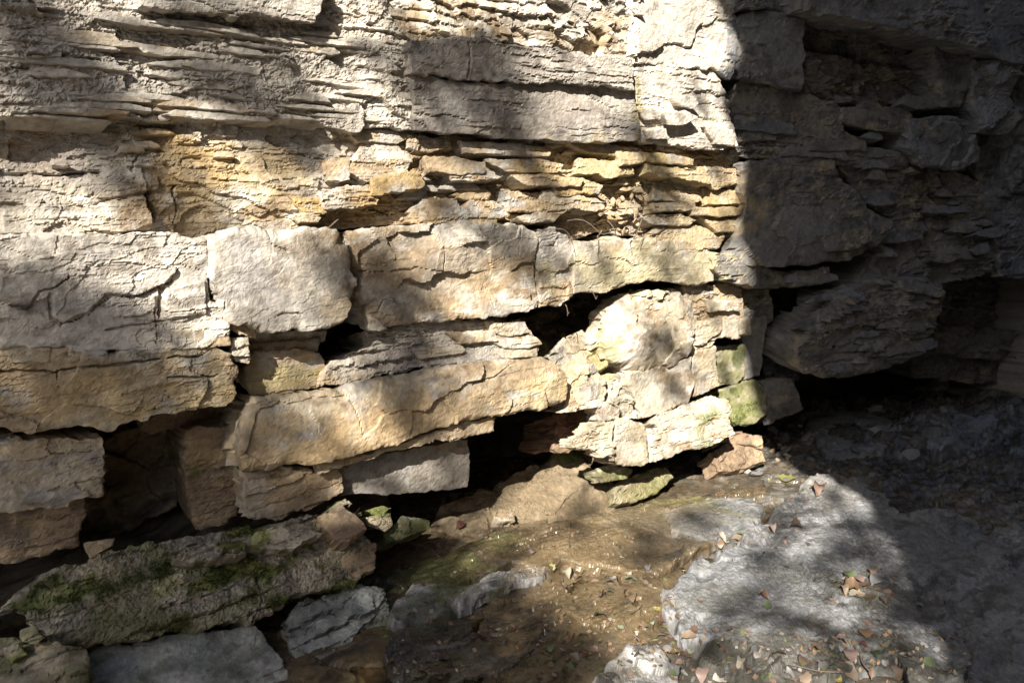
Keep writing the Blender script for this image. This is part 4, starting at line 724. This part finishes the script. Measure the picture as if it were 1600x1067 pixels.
LEAVES = [(1228, 748, 'yellow-green', 30, 'large ragged', Z5), (1276, 773, 'rusty', 26, 'curled', Z5), (1270, 765, 'orange', 16, 'narrow', Z5), (1181, 742, 'grey', 30, 'broad dry', Z5), (1165, 735, 'pale', 18, 'small', Z5), (1127, 841, 'cream', 24, 'narrow', Z5), (1124, 852, 'orange', 16, 'small', Z5), (1156, 833, 'green', 14, 'small', Z5), (1207, 832, 'pinkish', 18, 'upturned', Z5), (1244, 825, 'brown', 20, 'dark curled', Z5), (1150, 845, 'tan', 22, 'flat', Z5),
          (1192, 936, 'rusty', 20, 'curled', Z6), (1198, 948, 'green', 16, 'flat', Z6), (1261, 852, 'brown', 10, 'tiny', Z6), (1436, 948, 'cream', 12, 'round', Z6), (1229, 888, 'tan', 9, 'tiny', Z6), (1372, 970, 'orange', 12, 'small', Z6), (1356, 976, 'rusty', 16, 'flat', Z6), (1350, 992, 'orange', 22, 'pointed', Z6), (1094, 940, 'orange', 12, 'small', Z6),
          (1327, 902, 'green', 24, 'arched', Z2), (1330, 922, 'orange', 26, 'crumpled', Z2), (1340, 930, 'cream', 28, 'broad', Z2), (1308, 916, 'yellow-green', 20, 'narrow', Z2), (1370, 911, 'grey', 28, 'broad', Z2), (1365, 897, 'tan', 24, 'pointed', Z2), (1387, 910, 'pale', 18, 'narrow', Z2), (1387, 928, 'rusty', 18, 'curled', Z2), (1318, 926, 'tan', 20, 'folded', Z2), (1350, 915, 'brown', 20, 'dark', Z2), (1340, 908, 'pinkish', 20, 'flat', Z2), (1360, 935, 'brown', 16, 'small', Z2), (1378, 940, 'tan', 14, 'small', Z2), (1300, 905, 'grey', 14, 'small', Z2),
          (1311, 1004, 'pinkish', 18, 'curled', Z3), (1301, 1014, 'pale', 14, 'small', Z3), (1330, 1027, 'pinkish', 30, 'broad', Z3), (1327, 1050, 'tan', 36, 'large', Z3), (1308, 1061, 'yellow', 16, 'torn', Z3), (1451, 1039, 'green', 20, 'flat', Z3), (1397, 1055, 'brown', 28, 'broad', Z3), (1215, 1028, 'tan', 30, 'broad', Z3), (1370, 1026, 'dark green', 20, 'flat', Z3), (1153, 1042, 'cream', 20, 'upright', Z3), (1195, 1060, 'green', 14, 'small', Z3), (1138, 984, 'brown', 16, 'curled', Z3), (1250, 1035, 'brown', 24, 'soaked', Z3), (1275, 1020, 'rusty', 20, 'folded', Z3), (1290, 1045, 'grey', 22, 'flat', Z3), (1355, 1060, 'rusty', 20, 'curled', Z3), (1235, 1058, 'grey', 18, 'folded', Z3), (1180, 1025, 'pale', 16, 'small', Z3), (1420, 1025, 'tan', 18, 'small', Z3), (1350, 1010, 'red-brown', 18, 'narrow', Z3), (1260, 1062, 'tan', 22, 'pointed', Z3),
          (1080, 1018, 'pale green', 17, 'round', Z4), (1077, 998, 'tan', 26, 'broad', Z4), (1100, 1055, 'pinkish', 34, 'large', Z4), (1121, 1060, 'pale', 22, 'flat', Z4), (1051, 1056, 'green', 16, 'round', Z4), (1062, 1039, 'pinkish', 16, 'small', Z4), (1041, 985, 'yellow-green', 19, 'oval', Z4), (1033, 1000, 'tan', 22, 'lobed', Z4), (1011, 985, 'green', 15, 'round', Z4), (1006, 1011, 'orange', 14, 'narrow', Z4), (1070, 1030, 'brown', 18, 'folded', Z4), (1058, 1000, 'grey', 16, 'small', Z4), (1020, 975, 'pale green', 10, 'tiny', Z4), (1085, 985, 'rusty', 20, 'pointed', Z4), (1060, 965, 'brown', 18, 'narrow', Z4),
          (800, 930, 'pale green', 24, 'slender', Z1), (690, 977, 'brown', 30, 'round soaked', Z1), (830, 864, 'pinkish', 16, 'small', Z1), (862, 887, 'yellow-green', 18, 'crumpled', Z1), (884, 900, 'cream', 20, 'crumpled', Z1), (952, 916, 'pinkish', 24, 'lobed', Z1), (984, 908, 'pale green', 24, 'pointed', Z1), (953, 928, 'green', 13, 'small', Z1), (1013, 889, 'grey', 17, 'flat', Z1), (938, 970, 'dark green', 30, 'slender', Z1), (886, 1002, 'orange', 18, 'upturned', Z1), (911, 999, 'dark green', 19, 'oval', Z1), (861, 1017, 'green', 21, 'oval', Z1), (896, 1031, 'pale', 22, 'lobed', Z1), (888, 1048, 'green', 24, 'broad oval', Z1), (969, 982, 'pale green', 14, 'round', Z1), (928, 1016, 'tan', 18, 'flat', Z1),
          (1026, 953, 'yellow', 15, 'bright', Z1), (719, 823, 'red-brown', 26, 'narrow', Z1), (972, 872, 'cream', 9, 'tiny', Z1), (1036, 967, 'red-brown', 20, 'soaked', Z1), (867, 1031, 'dark green', 14, 'round', Z1), (940, 935, 'brown', 18, 'folded', Z1), (993, 936, 'tan', 22, 'flat', Z1), (975, 920, 'brown', 20, 'dark flat', Z1), (880, 895, 'tan', 14, 'small', Z1), (905, 905, 'orange', 14, 'small', Z1), (958, 905, 'grey', 14, 'small', Z1), (1008, 912, 'tan', 16, 'torn', Z1), (915, 1022, 'red-brown', 16, 'small', Z1)]
seen = {}
for i, (px, py, cn, size, shape, zone) in enumerate(LEAVES):
    loc, nor = drop(px, py)
    nor = (nor + Vector((0, 0, 1.8))).normalized()
    d = (loc - Vector(CAM.tolist())).length
    L = size / FPX * d * .88
    o = bpy.data.objects.new('fallen_leaf', LM[(i * 4 + len(shape)) % 9])
    C.objects.link(o)
    o.location = loc + nor * (.006 + .05 * L)
    q = nor.to_track_quat('Z', 'Y')
    e = q.to_matrix().to_4x4() @ __import__('mathutils').Matrix.Rotation(rs.uniform(0, 6.28), 4, 'Z') @ __import__('mathutils').Matrix.Rotation(rs.uniform(-.45, .45), 4, 'X')
    o.rotation_euler = e.to_euler()
    o.scale = (L, L * (.6 if 'narrow' in shape or 'slender' in shape else 1.0), L * (1.8 if 'curl' in shape or 'up' in shape or 'crump' in shape or 'fold' in shape else .8))
    c = COL[cn]; g_ = sum(c) / 3; c = [.5 * (v * .75 + g_ * .25) for v in c]; o.color = (c[0], c[1], c[2], 1)
    lab = '%s %s leaf lying %s' % (shape, cn, zone)
    if lab in seen: lab = 'second ' + lab if seen[lab] == 1 else 'third ' + lab
    seen[lab] = seen.get(lab, 0) + 1
    tag(o, lab, 'leaf', 'fallen leaves in the creek bed')

# ------------------------------------------------------------------ litter, twigs, moss
def litter():
    r = np.random.RandomState(31); V, F, K = [], [], []
    for (x0, x1, y0, y1, n) in [(1040, 1520, 985, 1066, 420), (860, 1060, 895, 1060, 260), (1290, 1400, 890, 945, 90), (1100, 1260, 730, 860, 110), (620, 1000, 800, 900, 90), (600, 860, 950, 1060, 110), (1230, 1560, 620, 760, 120)]:
        for i in range(n):
            loc, nor = drop(r.uniform(x0, x1), r.uniform(y0, y1))
            if nor.z < .35: continue
            p = np.array(loc) + np.array(nor) * .004; u = r.normal(size=3); u -= np.array(nor) * (u @ np.array(nor)) * .8; u /= np.linalg.norm(u); w = np.cross(np.array(nor), u)
            L = r.uniform(.005, .016); q = r.uniform(.25, .8); b = len(V)
            V += [p - u * L, p + w * L * q + np.array(nor) * L * r.uniform(0, .5), p + u * L + np.array(nor) * L * r.uniform(-.1, .5), p - w * L * q]; F.append((b, b + 1, b + 2, b + 3))
            K += [np.array([(.16, .10, .06), (.10, .07, .045), (.26, .18, .11), (.22, .13, .09), (.30, .25, .20), (.10, .11, .04)][r.randint(6)])] * 4
    tag(mesh_obj('leaf_litter', np.array(V), np.array(F), M_SLATE, np.array(K)), 'crumbled brown leaf bits and grit strewn over the creek bed', 'leaf litter', kind='stuff')
litter()
def twig(px, py, ang, L, lab):
    loc, nor = drop(px, py); V, F = [], []
    d = np.array([math.cos(ang), math.sin(ang), .03]); side = np.array([-d[1], d[0], 0])
    n = 7
    for k in range(n):
        t = k / (n - 1); c0 = np.array(loc) + d * L * (t - .5) + side * .05 * L * math.sin(5 * t + px) + np.array([0, 0, .012])
        q = .0035 * (1 - .6 * t)
        for j in range(5): V.append(c0 + side * q * math.cos(j * 1.2566) + np.array([0, 0, q * math.sin(j * 1.2566)]))
    for k in range(n - 1):
        for j in range(5): F.append((k * 5 + j, k * 5 + (j + 1) % 5, k * 5 + 5 + (j + 1) % 5, k * 5 + 5 + j))
    tag(mesh_obj('twig', np.array(V), np.array(F), M_BARK, smooth=True), lab, 'twig')
for a_ in [(1345, 1032, .9, .16, 'bare twig across the pinkish leaves before the grey slab'), (1275, 1050, 2.3, .18, 'thin twig lying near the front of the litter'), (1325, 905, .3, .12, 'short twig in the leaf-filled hollow'), (985, 990, 1.2, .14, 'twig beside the jagged grey rock'), (995, 955, .2, .10, 'pale stem next to the bright yellow leaf'), (1145, 850, 2.0, .15, 'twig caught along the crack behind the grey slab')]:
    twig(*a_)
def root(px, py, L, k):
    r = np.random.RandomState(k); p = wall_hit(px, py, .0); V, F = [], []; n = 9
    for i in range(n):
        t = i / (n - 1)
        q = p + np.array([L * (t - .3) * math.cos(k) + .03 * math.sin(4 * t + k), -.03 - .05 * t, -L * (.25 + .5 * abs(math.sin(k))) * t + .02 * math.sin(7 * t + k)])
        w = .004 * (1 - .75 * t) + .0008
        for j in range(5): V.append(q + np.array([0, w * math.cos(j * 1.2566), w * math.sin(j * 1.2566)]))
    for i in range(n - 1):
        for j in range(5): F.append((i * 5 + j, i * 5 + (j + 1) % 5, i * 5 + 5 + (j + 1) % 5, i * 5 + 5 + j))
    mesh_obj('root', np.array(V), np.array(F), M_BARK, parent=cliff, smooth=True)
for k, (px, py, L) in enumerate([(900, 345, .28), (950, 350, .35), (985, 348, .22), (1020, 352, .3), (930, 356, .2), (870, 350, .18), (905, 452, .1), (870, 478, .08), (640, 205, .2), (500, 345, .2), (545, 790, .2), (580, 800, .16)]): root(px, py, L, k)
def moss(host, n, lim):
    me = host.data; r = np.random.RandomState(n)
    co = np.empty(len(me.vertices) * 3, np.float32); me.vertices.foreach_get('co', co); co = co.reshape(-1, 3)
    no = np.empty(len(me.vertices) * 3, np.float32); me.vertices.foreach_get('normal', no); no = no.reshape(-1, 3)
    k = np.empty(len(me.vertices) * 4, np.float32); me.color_attributes['Col'].data.foreach_get('color', k); k = k.reshape(-1, 4)
    ok = np.nonzero((k[:, 1] > k[:, 0] * lim) & (k[:, 1] > k[:, 2] * 1.5))[0]
    if len(ok) < 20: return
    clump = sm(fbm(co[ok, 0] * 16, co[ok, 2] * 22 + co[ok, 1] * 9, 55, 3), -.05, .35)
    ok = ok[r.rand(len(ok)) < clump]
    if len(ok) < 5: return
    ok = ok[r.randint(len(ok), size=n)]
    p = co[ok] + r.normal(size=(n, 3)) * .003; L = r.uniform(.003, .008, n)[:, None]
    d = no[ok] + r.normal(size=(n, 3)) * .5; s = r.normal(size=(n, 3)); s /= np.linalg.norm(s, axis=1)[:, None]
    V = np.stack([p - s * L * .35, p + s * L * .35, p + d * L], 1).reshape(-1, 3)
    K = np.repeat(np.array([(.075, .085, .025), (.10, .105, .03), (.05, .06, .02)])[r.randint(3, size=n)], 3, 0)
    o = mesh_obj('moss', V, np.arange(3 * n).reshape(-1, 3), M_DRY, K, parent=host); o['kind'] = 'stuff'
for o_ in list(C.objects):
    if o_.name.startswith('mossy_slab'): moss(o_, 9000, .97)
    elif o_.name.startswith(('green_block', 'dark_mossy_rock')): moss(o_, 1500, 1.0)

# ------------------------------------------------------------------ out of frame: an added bluff and bank that block light, and the tree that dapples
EDGE = [wall_hit(x, y, .05) for x, y in [(1096, -5), (1130, 40), (1140, 85), (1104, 135), (1112, 172), (1140, 215), (1150, 262), (1132, 325), (1146, 380), (1168, 430), (1146, 500), (1170, 580), (1178, 640)]] + [ground_hit(x, y, .05) for x, y in [(1195, 690), (1262, 735), (1350, 790), (1392, 850), (1425, 930), (1455, 1000)]]
BY = -1.6
ez, ex = [], []
for w in EDGE:
    t = (w[1] - BY) / -S[1]
    e = w + S * t
    ez.append(e[2]); ex.append(e[0])
od = np.argsort(ez); ez, ex = np.array(ez)[od], np.array(ex)[od]
def bluff():  # unseen bluff, its edge shaped so the shadow falls along EDGE
    zs = np.concatenate([np.linspace(-.4, ez[0], 20)[:-1], np.linspace(ez[0], ez[-1], 70), np.linspace(ez[-1] + .1, 10, 30)])
    V, F = [], []
    ring = None
    for k, z in enumerate(zs):
        x0 = np.interp(z, ez, ex) + .10 * float(fbm(np.array([z * 1.1]), np.array([.5]), 73, 4)[0])
        fr = x0 + 32 * np.linspace(0, 1, 90) ** 1.5; bk = np.linspace(x0 + 32, x0 + .9, 30)
        nf = fbm(fr * .9, fr * 0 + z * 1.3, 71, 4) * .25 - np.clip(laminae(fr, fr * 0 + z, .25, 1.2, .25, 72), 0, 1)
        wgt = sm(fr - x0, 0, .35)
        P = [(fr[i], BY - .02 + (nf[i] - .25) * wgt[i], z) for i in range(90)] + [(bk[i], BY - 7 - (i % 3) * .2, z) for i in range(30)]
        V += P; n = len(P)
        if k:
            a, b = (k - 1) * n, k * n
            F += [(a + i, a + (i + 1) % n, b + (i + 1) % n, b + i) for i in range(n)]
    n = 120; b = (len(zs) - 1) * n
    cap = len(V); V.append((3, -5, 10.6))
    F4 = np.array(F)
    V = np.array(V)
    Ft = np.array([(b + i, b + (i + 1) % n, cap, cap) for i in range(n)])
    sv = PATCH[:]; PATCH.clear()
    col = colour(V, 'shade', 71, V[:, 0], V[:, 2]); PATCH.extend(sv)
    tri = np.concatenate([F4[:, [0, 1, 2]], F4[:, [0, 2, 3]], Ft[:, :3]])
    return mesh_obj('shade_bluff', V, tri, M_DRY, col)
def sky_blocking_bank():  # unseen bank, added to block low sky and deepen the shade
    u = np.linspace(0, 1, 90); v = np.linspace(0, 1, 40)
    U_, V_ = np.meshgrid(u, v); U_ = U_.ravel(); V_ = V_.ravel()
    an = math.radians(175) + U_ * math.radians(100)
    rad = 19 - 3.5 * (1 - V_) ** 1.0 + 2.5 * V_ + 1.2 * fbm(U_ * 7, V_ * 3, 91, 4)
    z = -.5 + V_ * (8.0 + 1.5 * fbm(U_ * 5, U_ * 0, 92, 3))
    X = np.stack([1 + rad * np.cos(an), 1 + rad * np.sin(an), z], 1)
    idx = np.arange(len(U_)).reshape(40, 90)
    F = np.stack([idx[:-1, :-1], idx[:-1, 1:], idx[1:, 1:], idx[1:, :-1]], -1).reshape(-1, 4)
    sv = PATCH[:]; PATCH.clear()
    col = colour(X, 'mossy', 93, U_ * 20, V_ * 8); PATCH.extend(sv)
    return mesh_obj('added_mossy_bank', X, F, M_DRY, col * .6)
tag(sky_blocking_bank(), 'added unseen mossy bank blocking sky behind the viewer', 'bank')
tag(bluff(), 'unseen grey bluff added to shade one end of the cliff', 'bluff')

DAP = [(45, 30, .13), (75, 90, .10), (100, 140, .09), (190, 250, .12), (215, 285, .06), (420, 125, .14), (380, 160, .10), (280, 90, .07), (690, 165, .13), (660, 90, .08), (740, 70, .07), (800, 95, .08), (795, 165, .10), (820, 250, .07), (700, 320, .06), (615, 440, .12), (640, 490, .13), (655, 560, .12), (650, 620, .11), (655, 668, .08), (870, 330, .06), (765, 375, .07), (845, 400, .10),
       (1010, 230, .06), (1035, 285, .10), (1030, 325, .08), (1050, 425, .08), (1040, 545, .08), (1055, 612, .06), (950, 430, .05), (245, 590, .15), (200, 565, .11), (130, 540, .10), (90, 500, .07), (490, 660, .07), (30, 700, .12), (560, 470, .06), (690, 745, .05), (120, 740, .08), (1122, 255, .04), (1138, 365, .05), (1112, 485, .05), (1100, 170, .035), (1130, 560, .04), (335, 715, .14), (335, 790, .13), (160, 700, .12), (590, 745, .06), (470, 790, .08), (200, 740, .14), (60, 835, .16), (450, 765, .08), (30, 760, .1), (420, 690, .06)]
GDAP = [(200, 890, .2), (420, 870, .2), (560, 860, .14), (380, 1000, .2), (600, 940, .2), (330, 880, .20), (120, 930, .22), (480, 880, .18), (240, 960, .18), (400, 940, .16), (300, 1030, .24), (80, 1040, .25), (520, 980, .22), (640, 1010, .25), (740, 1020, .22), (700, 950, .15), (790, 1060, .2), (650, 860, .10), (720, 830, .08), (1010, 840, .10), (1230, 800, .09), (1330, 830, .10), (1380, 810, .08), (1180, 925, .10), (1300, 880, .08), (1090, 800, .08), (1400, 900, .12), (1250, 960, .06), (1480, 940, .1), (850, 1050, .15), (900, 790, .08), (1300, 770, .07), (1390, 850, .10), (1440, 930, .12), (1350, 800, .06), (1470, 1010, .14), (1330, 1000, .10), (1120, 1010, .09), (1210, 860, .07)]
def tree():
    root = empty('tree', (-10.4, -4.6, -.1))
    tag(root, 'leafy creekside tree whose branches dapple the cliff', 'tree')
    r = np.random.RandomState(8)
    cl = []
    for k, (x, y, rad) in enumerate(DAP):
        cl.append((wall_hit(x, y, .05) + S * r.uniform(9.5, 13), rad, 1.0))
    for k, (x, y, rad) in enumerate(GDAP):
        cl.append((ground_hit(x, y, .15) + S * r.uniform(9.5, 12.5), rad, .9))
    for k in range(26):      # the rest of the crown, behind and above
        cl.append((np.array([-10.4, -4.6, 8.5]) + r.normal(size=3) * np.array([1.3, 1.1, .9]) + np.array([-4.5, -1.0, 3.0]), r.uniform(.3, .5), .5))
    V, F = [], []
    for (c, rad, dens) in cl:
        rad *= 1.3
        n = int(dens * 23 * (rad / .1) ** 2) + 4
        for i in range(n):
            p = c + np.array(r.normal(size=3)) * rad * .55
            u = r.normal(size=3); u /= np.linalg.norm(u); w = np.cross(u, r.normal(size=3)); w /= np.linalg.norm(w)
            L = r.uniform(.04, .07); b = len(V)
            V += [p - u * L, p + w * L * .5, p + u * L, p - w * L * .5]; F.append((b, b + 1, b + 2, b + 3))
    o = mesh_obj('crown', np.array(V) - np.array(root.location), np.array(F), M_FOLIAGE, parent=root)
    V, F = [], []
    def tube(pts, radii, n=8):
        base = len(V)
        for (p, q) in zip(pts, radii):
            for i in range(n):
                a = 2 * math.pi * i / n
                V.append((p[0] + q * math.cos(a), p[1] + q * math.sin(a), p[2]))
        for k in range(len(pts) - 1):
            for i in range(n):
                a = base + k * n + i; c_ = base + k * n + (i + 1) % n
                F.append((a, c_, c_ + n, a + n))
    tube([(0, 0, 0), (.08, .05, 2), (.0, .15, 4.2), (.15, .2, 6.2), (.1, .25, 7.6), (-.3, 0, 9.5)], [.26, .2, .17, .14, .1, .04], 12)
    mesh_obj('trunk', np.array(V), np.array(F), M_BARK, parent=root, smooth=True)
    rt = np.array(root.location)
    for (pts, t) in [([(-40, -60), (30, 0), (75, 80), (112, 165)], 9.0), ([(590, 400), (625, 460), (650, 560), (672, 650)], 10.0), ([(560, 60), (660, 110), (760, 175), (830, 260)], 10.5), ([(120, 480), (190, 560), (270, 640)], 9.5)]:
        V.clear(); F.clear()
        q = [wall_hit(x, y, .05) + S * (t + .3 * k) - rt for k, (x, y) in enumerate(pts)]
        tube(q, [.05, .045, .04, .03][:len(q)], 8)
        mesh_obj('limb', np.array(V), np.array(F), M_BARK, parent=root, smooth=True)
    for (c, rad, dens) in cl[::4]:
        V.clear(); F.clear()
        e = c - rt; z0 = max(3.0, e[2] - r.uniform(1.2, 2.2)); a = np.array([.1, .2, z0])
        m = (a + e) / 2 + np.array([0, 0, .25])
        tube([a, (a + m) / 2 + r.normal(size=3) * .06, m, (m + e) / 2 + r.normal(size=3) * .05, e], [.05, .035, .025, .016, .006], 6)
        mesh_obj('limb', np.array(V), np.array(F), M_BARK, parent=root, smooth=True)
tree()
print('TRIS', STATS[0])
